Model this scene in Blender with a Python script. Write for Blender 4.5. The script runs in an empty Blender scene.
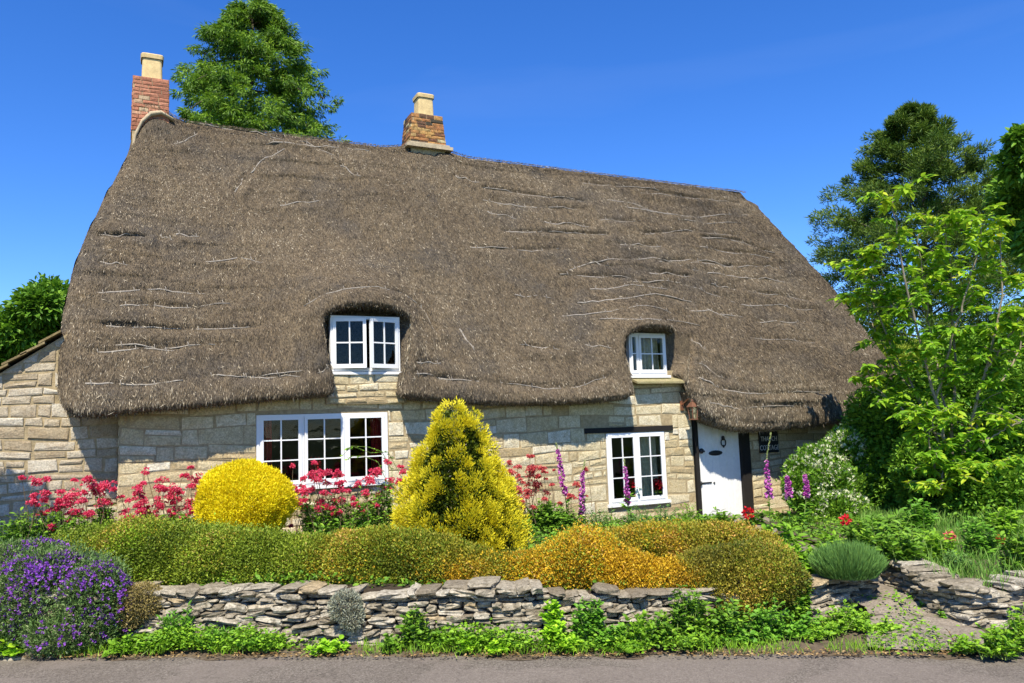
import bpy, math
import numpy as np
from mathutils import Vector

rng = np.random.default_rng(11)
S = bpy.context.scene
COL = S.collection

# ------------------------------------------------------------------ camera
F = 796.0; TH = math.radians(26); ROLL = .035; PT = math.atan(86 / 796)
EYE = np.array([0., -12., 2.])
cf = np.array([math.sin(TH) * math.cos(PT), math.cos(TH) * math.cos(PT), math.sin(PT)])
r0 = np.array([math.cos(TH), -math.sin(TH), 0.]); u0 = np.cross(r0, cf)
cu = u0 * math.cos(ROLL) + r0 * math.sin(ROLL); cr = r0 * math.cos(ROLL) - u0 * math.sin(ROLL)
cam = bpy.data.cameras.new('camera'); cam.sensor_width = 36; cam.lens = F / 1024 * 36
cam.clip_end = 3000; cam.clip_start = .1
co = bpy.data.objects.new('camera', cam); COL.objects.link(co)
from mathutils import Matrix
M = Matrix([[cr[i], cu[i], -cf[i], EYE[i]] for i in range(3)] + [[0, 0, 0, 1]])
co.matrix_world = M
S.camera = co


def ray(x, y):
    d = cf * F + cr * (x - 512) - cu * (y - 341.5)
    return d / np.linalg.norm(d)
def onY(x, y, Y):
    d = ray(x, y); return EYE + d * (Y - EYE[1]) / d[1]
def onZ(x, y, Z):
    d = ray(x, y); return EYE + d * (Z - EYE[2]) / d[2]
def onD(x, y, D):                       # at depth D along the view axis
    d = ray(x, y); return EYE + d * D / (d @ cf)

# ------------------------------------------------------------------ sun, sky, view
sd = np.array([-.36, -.6, 1.0]); sd /= np.linalg.norm(sd)
EL = math.asin(sd[2]); AZ = math.atan2(sd[0], sd[1])
L = bpy.data.lights.new('sun', 'SUN'); L.energy = 5.0; L.angle = math.radians(.5); L.color = (1, .94, .82)
lo = bpy.data.objects.new('sun', L); COL.objects.link(lo)
lo.rotation_euler = Vector(sd).to_track_quat('Z', 'Y').to_euler(); lo.location = (-8, -14, 20)
W = bpy.data.worlds.new('World'); S.world = W; W.use_nodes = True
nt = W.node_tree; nt.nodes.clear()
sky = nt.nodes.new('ShaderNodeTexSky'); sky.sky_type = 'NISHITA'; sky.sun_disc = False
sky.sun_elevation = EL; sky.sun_rotation = AZ; sky.air_density = 1.0; sky.dust_density = .0; sky.ozone_density = 6.0; sky.altitude = 1200
hs = nt.nodes.new('ShaderNodeHueSaturation'); hs.inputs['Saturation'].default_value = 1.24; hs.inputs['Value'].default_value = 1.0
hs.inputs['Hue'].default_value = .512
bg = nt.nodes.new('ShaderNodeBackground'); bg.inputs[1].default_value = .145
wo = nt.nodes.new('ShaderNodeOutputWorld')
tc = nt.nodes.new('ShaderNodeTexCoord'); mp = nt.nodes.new('ShaderNodeMapping'); mp.inputs['Scale'].default_value = (1.6, 1.6, 11); mp.inputs['Rotation'].default_value = (.12, .2, .5)
cn = nt.nodes.new('ShaderNodeTexNoise'); cn.inputs['Scale'].default_value = 1.5; cn.inputs['Detail'].default_value = 7; cn.inputs['Distortion'].default_value = .6
cl_ = nt.nodes.new('ShaderNodeValToRGB'); cl_.color_ramp.elements[0].position = .60; cl_.color_ramp.elements[0].color = (0, 0, 0, 1); cl_.color_ramp.elements[1].position = .80; cl_.color_ramp.elements[1].color = (.016, .016, .016, 1)
mxc = nt.nodes.new('ShaderNodeMix'); mxc.data_type = 'RGBA'; mxc.inputs[7].default_value = (5.5, 6.0, 6.6, 1)
nt.links.new(tc.outputs['Generated'], mp.inputs[0]); nt.links.new(mp.outputs[0], cn.inputs['Vector']); nt.links.new(cn.outputs['Fac'], cl_.inputs[0]); nt.links.new(cl_.outputs[0], mxc.inputs[0])
nt.links.new(sky.outputs[0], hs.inputs['Color']); nt.links.new(hs.outputs[0], mxc.inputs[6]); nt.links.new(mxc.outputs[2], bg.inputs[0]); nt.links.new(bg.outputs[0], wo.inputs[0])
S.view_settings.view_transform = 'Standard'; S.view_settings.look = 'None'
S.view_settings.exposure = 0.70; S.view_settings.gamma = 1
S.render.engine = 'CYCLES'
S.cycles.max_bounces = 6; S.cycles.diffuse_bounces = 3; S.cycles.transparent_max_bounces = 8
S.cycles.use_denoising = True

# ------------------------------------------------------------------ materials
def newmat(name):
    m = bpy.data.materials.new(name); m.use_nodes = True
    n = m.node_tree; b = n.nodes['Principled BSDF']
    return m, n, b
def nd(n, t, **kw):
    x = n.nodes.new(t)
    for k, v in kw.items():
        if k in x.inputs: x.inputs[k].default_value = v
        else: setattr(x, k, v)
    return x
def ramp(n, stops, src, interp='LINEAR'):
    r = n.nodes.new('ShaderNodeValToRGB'); r.color_ramp.interpolation = interp
    e = r.color_ramp.elements
    while len(e) < len(stops): e.new(.5)
    for i, (p, c) in enumerate(stops):
        e[i].position = p; e[i].color = (*c, 1)
    n.links.new(src, r.inputs[0]); return r.outputs[0]
def coords(n, sx=1, sy=1, sz=1):
    g = n.nodes.new('ShaderNodeNewGeometry')
    if (sx, sy, sz) == (1, 1, 1): return g.outputs['Position']
    m = n.nodes.new('ShaderNodeMapping'); m.inputs['Scale'].default_value = (sx, sy, sz)
    n.links.new(g.outputs['Position'], m.inputs[0]); return m.outputs[0]
def noise(n, vec, scale, detail=5, rough=.6, dist=0):
    x = nd(n, 'ShaderNodeTexNoise', Scale=scale, Detail=detail, Roughness=rough, Distortion=dist)
    n.links.new(vec, x.inputs['Vector']); return x.outputs['Fac']
def mix(n, fac, a, b, mode='MIX'):
    x = n.nodes.new('ShaderNodeMix'); x.data_type = 'RGBA'; x.blend_type = mode
    for s, v in ((0, fac), (6, a), (7, b)):
        if isinstance(v, (int, float)): x.inputs[s].default_value = v
        elif isinstance(v, tuple): x.inputs[s].default_value = (*v, 1)
        else: n.links.new(v, x.inputs[s])
    return x.outputs[2]
def math_(n, op, a, b=0.0):
    x = n.nodes.new('ShaderNodeMath'); x.operation = op
    for s, v in ((0, a), (1, b)):
        if isinstance(v, (int, float)): x.inputs[s].default_value = v
        else: n.links.new(v, x.inputs[s])
    return x.outputs[0]
def tintattr(n):
    a = n.nodes.new('ShaderNodeAttribute'); a.attribute_name = 'tint'; return a.outputs['Fac']
def bump(n, b, h, strength, dist):
    x = nd(n, 'ShaderNodeBump', Strength=strength, Distance=dist)
    n.links.new(h, x.inputs['Height']); n.links.new(x.outputs[0], b.inputs['Normal'])

def leafmat(name, stops, transl=.3, rough=.55, spec=.3):
    m, n, b = newmat(name)
    c = ramp(n, stops, tintattr(n))
    n.links.new(c, b.inputs['Base Color']); b.inputs['Roughness'].default_value = rough
    b.inputs['Specular IOR Level'].default_value = spec
    if transl > 0:
        t = n.nodes.new('ShaderNodeBsdfTranslucent'); n.links.new(c, t.inputs[0])
        x = n.nodes.new('ShaderNodeMixShader'); x.inputs[0].default_value = transl
        n.links.new(b.outputs[0], x.inputs[1]); n.links.new(t.outputs[0], x.inputs[2])
        n.links.new(x.outputs[0], n.nodes['Material Output'].inputs[0])
    return m

def stonemat(name, stops, stain=(.25, .2, .12), stainamt=.45, bs=.6, bd=.02, sc=9):
    m, n, b = newmat(name)
    P = coords(n)
    c = ramp(n, stops, tintattr(n))
    f1 = ramp(n, [(.42, (0, 0, 0)), (.68, (1, 1, 1))], noise(n, P, sc, 6, .65))
    c = mix(n, math_(n, 'MULTIPLY', f1, stainamt), c, stain)
    f2 = ramp(n, [(.35, (.66, .66, .66)), (.65, (1.18, 1.18, 1.18))], noise(n, P, 45, 4, .7))
    c = mix(n, 1.0, c, f2, 'MULTIPLY')
    n.links.new(c, b.inputs['Base Color']); b.inputs['Roughness'].default_value = .9
    b.inputs['Specular IOR Level'].default_value = .15
    h = math_(n, 'ADD', noise(n, P, sc * 2, 6, .7), math_(n, 'MULTIPLY', noise(n, P, 70, 3, .6), .5))
    bump(n, b, h, bs, bd)
    return m

def plain(name, col, rough=.5, spec=.4, var=.15, sc=12, bs=.15, metal=0):
    m, n, b = newmat(name)
    P = coords(n)
    f = ramp(n, [(.3, tuple(max(0, c * (1 - var)) for c in col)), (.7, tuple(min(1, c * (1 + var * .5)) for c in col))], noise(n, P, sc, 5, .65))
    n.links.new(f, b.inputs['Base Color']); b.inputs['Roughness'].default_value = rough
    b.inputs['Specular IOR Level'].default_value = spec; b.inputs['Metallic'].default_value = metal
    bump(n, b, noise(n, P, sc * 5, 4, .6), bs, .01)
    return m

MAT = {}
MAT['wallstone'] = stonemat('wall_stone', [(0, (.44, .34, .19)), (.35, (.60, .50, .30)), (.7, (.69, .60, .40)), (1, (.70, .64, .49))], (.36, .25, .10), .5)
MAT['wingstone'] = stonemat('outbuilding_stone', [(0, (.38, .30, .19)), (.5, (.52, .44, .31)), (1, (.60, .54, .42))], (.30, .20, .10), .45)
MAT['mortar'] = plain('lime_mortar', (.40, .31, .175), .95, .1, .4, 14, .6)
MAT['drystone'] = stonemat('lichened_dry_stone', [(0, (.24, .20, .14)), (.4, (.40, .345, .25)), (.8, (.52, .465, .36)), (1, (.46, .35, .20))], (.13, .105, .065), .85, 1.0, .016, 18)
MAT['earth'] = plain('dark_earth', (.06, .045, .03), .95, .1, .5, 20, .8)
MAT['white'] = plain('white_paint', (.78, .77, .74), .75, .12, .03, 30, 0)
MAT['doorwhite'] = plain('door_paint', (.76, .75, .71), .5, .35, .08, 18, .1)
MAT['timber'] = plain('black_timber', (.02, .017, .014), .75, .25, .4, 40, .4)
MAT['iron'] = plain('black_iron', (.015, .015, .016), .45, .5, .2, 60, .1)
MAT['copper'] = plain('aged_copper', (.36, .17, .10), .45, .5, .3, 60, .1, .6)
MAT['brick'] = stonemat('red_brick', [(0, (.30, .12, .07)), (.5, (.46, .19, .11)), (.85, (.54, .25, .15)), (1, (.55, .40, .24))], (.16, .09, .06), .4, .5, .01, 14)
MAT['oldbrick'] = stonemat('mossy_brick', [(0, (.06, .05, .035)), (.3, (.20, .09, .05)), (.6, (.44, .19, .07)), (.85, (.50, .30, .10)), (1, (.58, .47, .25))], (.05, .045, .03), .75, .6, .01, 12)
MAT['pot'] = plain('buff_clay', (.62, .46, .22), .8, .2, .25, 10, .2)
MAT['flaunch'] = plain('mortar_flashing', (.46, .37, .24), .95, .1, .35, 9, .5)
MAT['slate'] = plain('slate_sign', (.018, .02, .02), .6, .3, .3, 30, .1)
MAT['lettering'] = plain('white_lettering', (.55, .55, .5), .6, .3, .1, 30, 0)
MAT['redcurtain'] = plain('red_curtain', (.40, .03, .03), .9, .1, .3, 20, .3)
MAT['lace'] = plain('beige_curtain', (.62, .50, .34), .9, .1, .3, 16, .3)
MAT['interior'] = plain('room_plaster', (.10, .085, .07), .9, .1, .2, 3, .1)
MAT['bark'] = plain('brown_bark', (.13, .10, .07), .9, .1, .5, 25, .8)
MAT['palebark'] = plain('pale_bark', (.30, .25, .17), .85, .15, .4, 25, .6)
MAT['stem'] = plain('green_stem', (.16, .22, .05), .7, .2, .3, 40, .1)
MAT['redstem'] = plain('dark_stem', (.16, .11, .06), .7, .2, .3, 40, .1)
MAT['rod'] = plain('weathered_hazel', (.34, .30, .245), .85, .15, .45, 30, .5)
MAT['coping'] = stonemat('mossy_stone_tile', [(0, (.16, .12, .06)), (.5, (.28, .20, .09)), (1, (.36, .27, .14))], (.13, .12, .05), .5, .6, .015, 10)
MAT['sillstone'] = stonemat('mossy_sill_stone', [(0, (.26, .22, .11)), (1, (.40, .34, .18))], (.20, .19, .07), .6, .5, .01, 10)

# glass: clear pane that mirrors the sky by its angle
m, n, b = newmat('window_glass')
tr = n.nodes.new('ShaderNodeBsdfTransparent'); tr.inputs[0].default_value = (.9, .93, .9, 1)
gl = n.nodes.new('ShaderNodeBsdfGlossy'); gl.inputs['Roughness'].default_value = .01
fr = n.nodes.new('ShaderNodeFresnel'); fr.inputs[0].default_value = 1.28
bn = nd(n, 'ShaderNodeBump', Strength=.12, Distance=.02)
n.links.new(noise(n, coords(n), 5, 2, .5), bn.inputs['Height']); n.links.new(bn.outputs[0], gl.inputs['Normal']); n.links.new(bn.outputs[0], fr.inputs['Normal'])
ms = n.nodes.new('ShaderNodeMixShader')
n.links.new(fr.outputs[0], ms.inputs[0]); n.links.new(tr.outputs[0], ms.inputs[1]); n.links.new(gl.outputs[0], ms.inputs[2])
n.links.new(ms.outputs[0], n.nodes['Material Output'].inputs[0]); MAT['glass'] = m

# thatch
m, n, b = newmat('weathered_thatch')
P = coords(n)
fine = noise(n, coords(n, 1, .35, .35), 60, 4, .75)
mid = noise(n, coords(n, 1, .6, .6), 9, 6, .7)
big = noise(n, P, .9, 5, .6)
c = ramp(n, [(.28, (.07, .054, .037)), (.5, (.175, .136, .088)), (.72, (.34, .27, .175))], fine)
c = mix(n, 1.0, c, ramp(n, [(.3, (.62, .62, .66)), (.7, (1.25, 1.2, 1.12))], mid), 'MULTIPLY')
c = mix(n, ramp(n, [(.5, (0, 0, 0)), (.66, (.55, .55, .55))], big), c, (.085, .082, .078))
n.links.new(c, b.inputs['Base Color']); b.inputs['Roughness'].default_value = .95; b.inputs['Specular IOR Level'].default_value = .08
bump(n, b, math_(n, 'ADD', fine, math_(n, 'MULTIPLY', mid, .8)), 1.0, .05)
MAT['thatch'] = m
MAT['straw'] = leafmat('loose_straw', [(0, (.050, .040, .030)), (.4, (.152, .121, .083)), (.75, (.315, .255, .168)), (1, (.62, .53, .38))], .1, .85, .1)

# road, path, soil, ground
m, n, b = newmat('worn_asphalt'); P = coords(n)
v = nd(n, 'ShaderNodeTexVoronoi', Scale=90.0); n.links.new(P, v.inputs['Vector'])
c = ramp(n, [(.0, (.085, .070, .054)), (.5, (.155, .130, .103)), (1, (.25, .215, .175))], v.outputs['Color'])
c = mix(n, ramp(n, [(.4, (0, 0, 0)), (.7, (.45, .45, .45))], noise(n, P, 1.6, 6, .65)), c, (.118, .097, .077))
c = mix(n, 1.0, c, ramp(n, [(.3, (.8, .8, .8)), (.7, (1.1, 1.1, 1.1))], noise(n, P, 30, 3, .6)), 'MULTIPLY')
n.links.new(c, b.inputs['Base Color']); b.inputs['Roughness'].default_value = .92; b.inputs['Specular IOR Level'].default_value = .2
c = mix(n, ramp(n, [(.47, (0, 0, 0)), (.50, (.4, .4, .4))], noise(n, P, .45, 3, .5, 1.5)), c, (.20, .165, .135))
vc = nd(n, 'ShaderNodeTexVoronoi', Scale=.8, feature='DISTANCE_TO_EDGE'); wv = n.nodes.new('ShaderNodeVectorMath'); wv.operation = 'ADD'
nz_ = nd(n, 'ShaderNodeTexNoise', Scale=2.2, Detail=5.0); n.links.new(P, nz_.inputs['Vector']); n.links.new(P, wv.inputs[0]); n.links.new(nz_.outputs['Color'], wv.inputs[1]); n.links.new(wv.outputs[0], vc.inputs['Vector'])
c = mix(n, ramp(n, [(.0, (.35, .35, .35)), (.008, (0, 0, 0))], vc.outputs['Distance']), c, (.04, .032, .026))
n.links.new(c, b.inputs['Base Color'])
bump(n, b, v.outputs['Distance'], .5, .006); MAT['road'] = m
MAT['path'] = stonemat('worn_path', [(0, (.22, .185, .145)), (1, (.30, .25, .19))], (.15, .12, .08), .5, .7, .02, 7)
MAT['soil'] = plain('garden_earth', (.13, .098, .065), .95, .1, .5, 12, .8)
m, n, b = newmat('meadow_ground'); P = coords(n)
c = ramp(n, [(.3, (.05, .085, .02)), (.7, (.11, .15, .04))], noise(n, P, 1.3, 8, .7))
n.links.new(c, b.inputs['Base Color']); b.inputs['Roughness'].default_value = .95
bump(n, b, noise(n, P, 20, 4, .7), .6, .05); MAT['ground'] = m

# foliage
GF = 1.5
def G(name, stops, *a, **k): return leafmat(name, [(p, tuple(min(.9, c * GF) for c in col)) for p, col in stops], *a, **k)
MAT['weed'] = G('bright_weed_leaf', [(0, (.05, .12, .008)), (.5, (.13, .26, .013)), (1, (.25, .40, .025))], .35)
MAT['weed2'] = G('fresh_green_leaf', [(0, (.035, .10, .008)), (.5, (.09, .22, .015)), (1, (.17, .33, .03))], .3)
MAT['lime'] = G('lime_leaf', [(0, (.12, .25, .012)), (.6, (.24, .43, .02)), (1, (.40, .55, .03))], .4)
MAT['grass'] = G('grass_blade', [(0, (.04, .10, .012)), (.6, (.10, .22, .025)), (1, (.22, .30, .07))], .3)
MAT['litter'] = G('dry_leaf', [(0, (.07, .04, .02)), (.5, (.16, .095, .03)), (1, (.30, .21, .09))], .1)
MAT['dark'] = G('dark_shrub_leaf', [(0, (.018, .05, .006)), (.6, (.055, .125, .012)), (1, (.12, .22, .025))], .25)
MAT['mid'] = G('mid_green_leaf', [(0, (.03, .08, .006)), (.55, (.09, .19, .013)), (1, (.19, .31, .022))], .3)
MAT['olive'] = G('olive_hedge_leaf', [(0, (.045, .07, .006)), (.45, (.13, .18, .012)), (.8, (.22, .27, .02)), (1, (.36, .22, .07))], .2)
MAT['bronze'] = G('bronze_hedge_leaf', [(0, (.05, .065, .006)), (.4, (.16, .165, .012)), (.7, (.28, .23, .02)), (1, (.40, .21, .05))], .2)
MAT['orange'] = G('orange_hedge_leaf', [(0, (.11, .075, .006)), (.3, (.28, .16, .009)), (.6, (.42, .255, .012)), (.85, (.47, .32, .015)), (1, (.40, .19, .02))], .2)
MAT['brownhedge'] = G('brown_hedge_leaf', [(0, (.05, .055, .008)), (.5, (.17, .145, .016)), (.85, (.29, .22, .025)), (1, (.38, .20, .045))], .2)
MAT['gold'] = G('golden_leaf', [(0, (.34, .27, .004)), (.4, (.58, .47, .006)), (1, (.62, .54, .012))], .35)
MAT['goldcone'] = G('golden_conifer_spray', [(0, (.02, .035, .004)), (.3, (.13, .16, .008)), (.5, (.48, .41, .012)), (1, (.60, .53, .03))], .3)  # dark green end of the ramp paints shade between the sprays
MAT['spruce'] = G('spruce_spray', [(0, (.02, .05, .005)), (.5, (.085, .165, .010)), (1, (.19, .29, .02))], .3)
MAT['pine'] = G('pine_needle', [(0, (.014, .032, .004)), (.5, (.058, .105, .010)), (1, (.15, .20, .022))], .2)
MAT['young'] = G('yellow_green_leaf', [(0, (.05, .15, .010)), (.45, (.15, .29, .014)), (.85, (.30, .40, .02)), (1, (.42, .42, .03))], .45)
MAT['ygconifer'] = G('yellow_green_spray', [(0, (.07, .12, .012)), (1, (.30, .36, .03))], .3)
MAT['lav'] = G('fine_grey_green', [(0, (.035, .09, .02)), (1, (.13, .24, .05))], .2)
MAT['purpleleaf'] = G('aubrieta_leaf', [(0, (.03, .06, .015)), (.6, (.09, .16, .035)), (1, (.17, .20, .08))], .2)
MAT['silver'] = leafmat('silver_leaf', [(0, (.20, .17, .10)), (.5, (.30, .32, .22)), (1, (.50, .50, .38))], .2)
MAT['tanplant'] = G('tan_green_leaf', [(0, (.12, .10, .03)), (1, (.32, .24, .08))], .2)
MAT['pink'] = leafmat('red_pink_petal', [(0, (.50, .02, .06)), (.5, (.76, .05, .13)), (1, (.85, .17, .25))], .3)
MAT['coral'] = leafmat('coral_petal', [(0, (.45, .04, .05)), (.5, (.64, .09, .09)), (1, (.78, .22, .20))], .3)
MAT['red'] = leafmat('scarlet_petal', [(0, (.45, .004, .012)), (1, (.78, .02, .035))], .3)
MAT['purple'] = leafmat('violet_petal', [(0, (.17, .04, .34)), (.6, (.34, .11, .56)), (1, (.58, .17, .64))], .3)
MAT['magenta'] = leafmat('magenta_bell', [(0, (.36, .04, .27)), (.6, (.58, .12, .46)), (1, (.78, .40, .68))], .35)
MAT['cream'] = leafmat('cream_petal', [(0, (.55, .58, .32)), (1, (.82, .82, .62))], .3)
MAT['greenbud'] = leafmat('pale_green_bud', [(0, (.22, .28, .08)), (1, (.48, .50, .22))], .3)

# ------------------------------------------------------------------ mesh helpers
class MB:
    def __init__(s): s.v = []; s.f = []; s.t = []; s.n = 0
    def add(s, v, faces, tint=.5):
        v = np.asarray(v, float).reshape(-1, 3)
        s.v.append(v)
        s.t.append(np.broadcast_to(np.asarray(tint, float), (len(v),)))
        if isinstance(faces, np.ndarray): faces = [faces]
        for f in faces:
            f = np.asarray(f, int)
            if f.ndim == 1: f = f[None]
            s.f.append(f + s.n)
        s.n += len(v)
    def build(s, name, mat, parent=None, smooth=False):
        me = bpy.data.meshes.new(name)
        v = np.concatenate(s.v); t = np.concatenate(s.t)
        tot = np.concatenate([np.full(len(f), f.shape[1]) for f in s.f])
        lp = np.concatenate([f.ravel() for f in s.f])
        me.vertices.add(len(v)); me.vertices.foreach_set('co', v.ravel().astype(np.float32))
        me.loops.add(len(lp)); me.loops.foreach_set('vertex_index', lp.astype(np.int32))
        me.polygons.add(len(tot))
        st = np.concatenate([[0], np.cumsum(tot)[:-1]])
        me.polygons.foreach_set('loop_start', st.astype(np.int32)); me.polygons.foreach_set('loop_total', tot.astype(np.int32))
        me.polygons.foreach_set('use_smooth', np.full(len(tot), bool(smooth)))
        a = me.attributes.new('tint', 'FLOAT', 'POINT'); a.data.foreach_set('value', t.astype(np.float32))
        me.update(calc_edges=True); me.validate()
        me.materials.append(MAT[mat])
        o = bpy.data.objects.new(name, me); COL.objects.link(o)
        if parent is not None:
            o.parent = parent
            bpy_parent_keep(o)
        return o
    def box(s, a, b, tint=.5, bev=0):
        (x0, y0, z0), (x1, y1, z1) = a, b
        v = [(x0, y0, z0), (x1, y0, z0), (x1, y1, z0), (x0, y1, z0), (x0, y0, z1), (x1, y0, z1), (x1, y1, z1), (x0, y1, z1)]
        s.add(v, [np.array([[0, 3, 2, 1], [4, 5, 6, 7], [0, 1, 5, 4], [1, 2, 6, 5], [2, 3, 7, 6], [3, 0, 4, 7]])], tint)
    def tube(s, pts, rad, sides=6, tint=.5, cap=True):
        pts = np.asarray(pts, float); k = len(pts)
        rad = np.broadcast_to(np.asarray(rad, float), (k,))
        tg = np.gradient(pts, axis=0); tg /= np.linalg.norm(tg, axis=1)[:, None] + 1e-9
        up = np.array([.31, .17, .93]); a = np.cross(tg, up); a /= np.linalg.norm(a, axis=1)[:, None] + 1e-9
        bb = np.cross(tg, a)
        an = np.arange(sides) * 2 * np.pi / sides
        v = pts[:, None] + rad[:, None, None] * (np.cos(an)[None, :, None] * a[:, None] + np.sin(an)[None, :, None] * bb[:, None])
        i = np.arange(k - 1)[:, None] * sides; j = np.arange(sides)[None]
        q = np.stack([i + j, i + (j + 1) % sides, i + sides + (j + 1) % sides, i + sides + j], -1).reshape(-1, 4)
        fs = [q]
        if cap: fs += [np.arange(sides)[::-1][None], ((k - 1) * sides + np.arange(sides))[None]]
        s.add(v.reshape(-1, 3), fs, tint)
    def blob(s, c, r, tint=.5, seg=10, rings=6, jit=0):
        th = np.linspace(0, np.pi, rings + 1)[1:-1]; ph = np.arange(seg) * 2 * np.pi / seg
        v = np.stack([np.sin(th)[:, None] * np.cos(ph), np.sin(th)[:, None] * np.sin(ph), np.cos(th)[:, None] + 0 * ph], -1).reshape(-1, 3)
        v = np.concatenate([v, [[0, 0, 1], [0, 0, -1]]])
        if jit: v = v * (1 + rng.uniform(-jit, jit, (len(v), 1)))
        v = v * np.asarray(r) + np.asarray(c)
        i = np.arange(rings - 2)[:, None] * seg; j = np.arange(seg)[None]
        q = np.stack([i + j, i + seg + j, i + seg + (j + 1) % seg, i + (j + 1) % seg], -1).reshape(-1, 4)
        top = len(v) - 2; j = np.arange(seg)
        t1 = np.stack([j * 0 + top, j, (j + 1) % seg], -1)
        b0 = (rings - 2) * seg
        t2 = np.stack([j * 0 + top + 1, b0 + (j + 1) % seg, b0 + j], -1)
        s.add(v, [q, t1, t2], tint)

def bpy_parent_keep(o):
    # meshes are written in world coordinates: only the thing's Empty carries a location
    p = o.parent
    if p.type == 'EMPTY' and p.parent is None:
        o.matrix_parent_inverse = Matrix.Translation(p.location).inverted()

def tag(o, label=None, cat=None, group=None, kind=None):
    if label: o['label'] = label
    if cat: o['category'] = cat
    if group: o['group'] = group
    if kind: o['kind'] = kind
    return o
def empty(name, loc, label, cat, group=None):
    o = bpy.data.objects.new(name, None); COL.objects.link(o); o.location = tuple(loc); o.empty_display_size = .2
    return tag(o, label, cat, group)

def nz(v): return v / (np.linalg.norm(v, axis=-1, keepdims=True) + 1e-9)
def lump(p, k, seed, oct=3):
    g = np.random.default_rng(seed); o = 0; a = 1; tot = 0
    for _ in range(oct):
        for _ in range(4):
            d = g.normal(size=3); d /= np.linalg.norm(d)
            o = o + a * np.sin(p @ d * k * g.uniform(.7, 1.4) + g.uniform(0, 6.28)); tot += a * .7
        k *= 2.1; a *= .5
    return o / tot * 1.0

def leaves(mb, P, D, Ln, Wd, tint, flat=.5, fold=.12, shape=4):
    """one small folded blade per point; flat=1 keeps its broad side up"""
    N = len(P); D = nz(D)
    Ln = np.broadcast_to(np.asarray(Ln, float), (N,))[:, None]; Wd = np.broadcast_to(np.asarray(Wd, float), (N,))[:, None]
    R = rng.normal(size=(N, 3)); Z = np.array([0, 0, 1.])
    sd_ = nz(np.cross(D, Z) + 1e-4) * flat * 1.4 + nz(np.cross(D, R)) * (1 - flat)
    sd_ = nz(sd_ - D * (sd_ * D).sum(1, keepdims=True))
    Nn = np.cross(sd_, D)
    if shape == 4:
        v = np.stack([P, P + D * Ln * .5 + sd_ * Wd * .5 + Nn * Wd * fold, P + D * Ln, P + D * Ln * .5 - sd_ * Wd * .5 + Nn * Wd * fold], 1)
        k = np.arange(N)[:, None] * 4
        f = np.concatenate([k + [0, 1, 2], k + [0, 2, 3]])
    else:
        dr = np.array([0, 0, -1.]) * Ln * .12
        v = np.stack([P, P + D * Ln * .25 + sd_ * Wd * .42 + Nn * Wd * fold, P + D * Ln * .62 + sd_ * Wd * .46 + Nn * Wd * fold + dr * .5, P + D * Ln + dr * 1.6,
                      P + D * Ln * .62 - sd_ * Wd * .46 + Nn * Wd * fold + dr * .5, P + D * Ln * .25 - sd_ * Wd * .42 + Nn * Wd * fold, P + D * Ln * .6 + dr * .4], 1)
        k = np.arange(N)[:, None] * 7
        f = np.concatenate([k + q for q in ([0, 1, 6], [1, 2, 6], [2, 3, 6], [3, 4, 6], [4, 5, 6], [5, 0, 6])])
    t = np.repeat(np.clip(np.broadcast_to(tint, (N,)), 0, 1), v.shape[1])
    mb.add(v.reshape(-1, 3), f, t)

def sph(N):
    return nz(rng.normal(size=(N, 3)))

def mass(mb, ells, density, Ln, Wd, seed=0, lumpk=6, lumpa=.16, flat=.4, upb=.4, out=.7, zmin=None, inner=.35, tvar=.22, tbase=.5, tl=.25, shape=4, fuzz=.02, patch=None):
    """leaf-sized blades through the outer shell of a set of ellipsoids, with lumps and gaps"""
    C = np.array([e[0] for e in ells], float); R = np.array([e[1] for e in ells], float)
    for i in range(len(ells)):
        a, b_, c_ = R[i]
        area = 4 * np.pi * (((a * b_) ** 1.6 + (a * c_) ** 1.6 + (b_ * c_) ** 1.6) / 3) ** (1 / 1.6)
        N = int(area * density)
        d = sph(N)
        rr = 1 - np.abs(rng.normal(0, inner * .4, N)); rr = np.clip(rr, .25, 1)
        p0 = C[i] + d * R[i]
        lu = lump(p0, lumpk, seed)
        rr = rr * (1 + lumpa * lu)
        rr = rr * (1 + np.abs(rng.normal(0, fuzz, N)))
        p = C[i] + d * R[i] * rr[:, None]
        keep = np.ones(N, bool)
        for j in range(len(ells)):
            if j != i: keep &= (((p - C[j]) / (R[j] * .8)) ** 2).sum(1) > 1
        if patch: keep &= lump(p, 3.2, patch[0]) + .35 * lump(p, 11, patch[0] + 1) + rng.normal(0, .12, N) > patch[1]
        if zmin is not None: keep &= p[:, 2] > (zmin if np.isscalar(zmin) else zmin(p))
        p = p[keep]; d = d[keep]; lu = lu[keep]; N = len(p)
        if N == 0: continue
        D = nz(d / R[i]) * out + rng.normal(size=(N, 3)) * .55 + np.array([0, 0, upb])
        s_ = rng.uniform(.65, 1.25, N)
        leaves(mb, p, D, Ln * s_, Wd * s_, tbase + rng.normal(0, tvar, N) + tl * lu * .5, flat, shape=shape)

# ================================================================== THATCH SURFACE
SL = 1.367; ZE = 2.35; ZR = 7.86; YR = 3.36
D1 = (3.32, 3.86, .86); D2 = (8.56, 3.62, .74)            # dormer: centre X, arch top Z, half width of the swell

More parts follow.
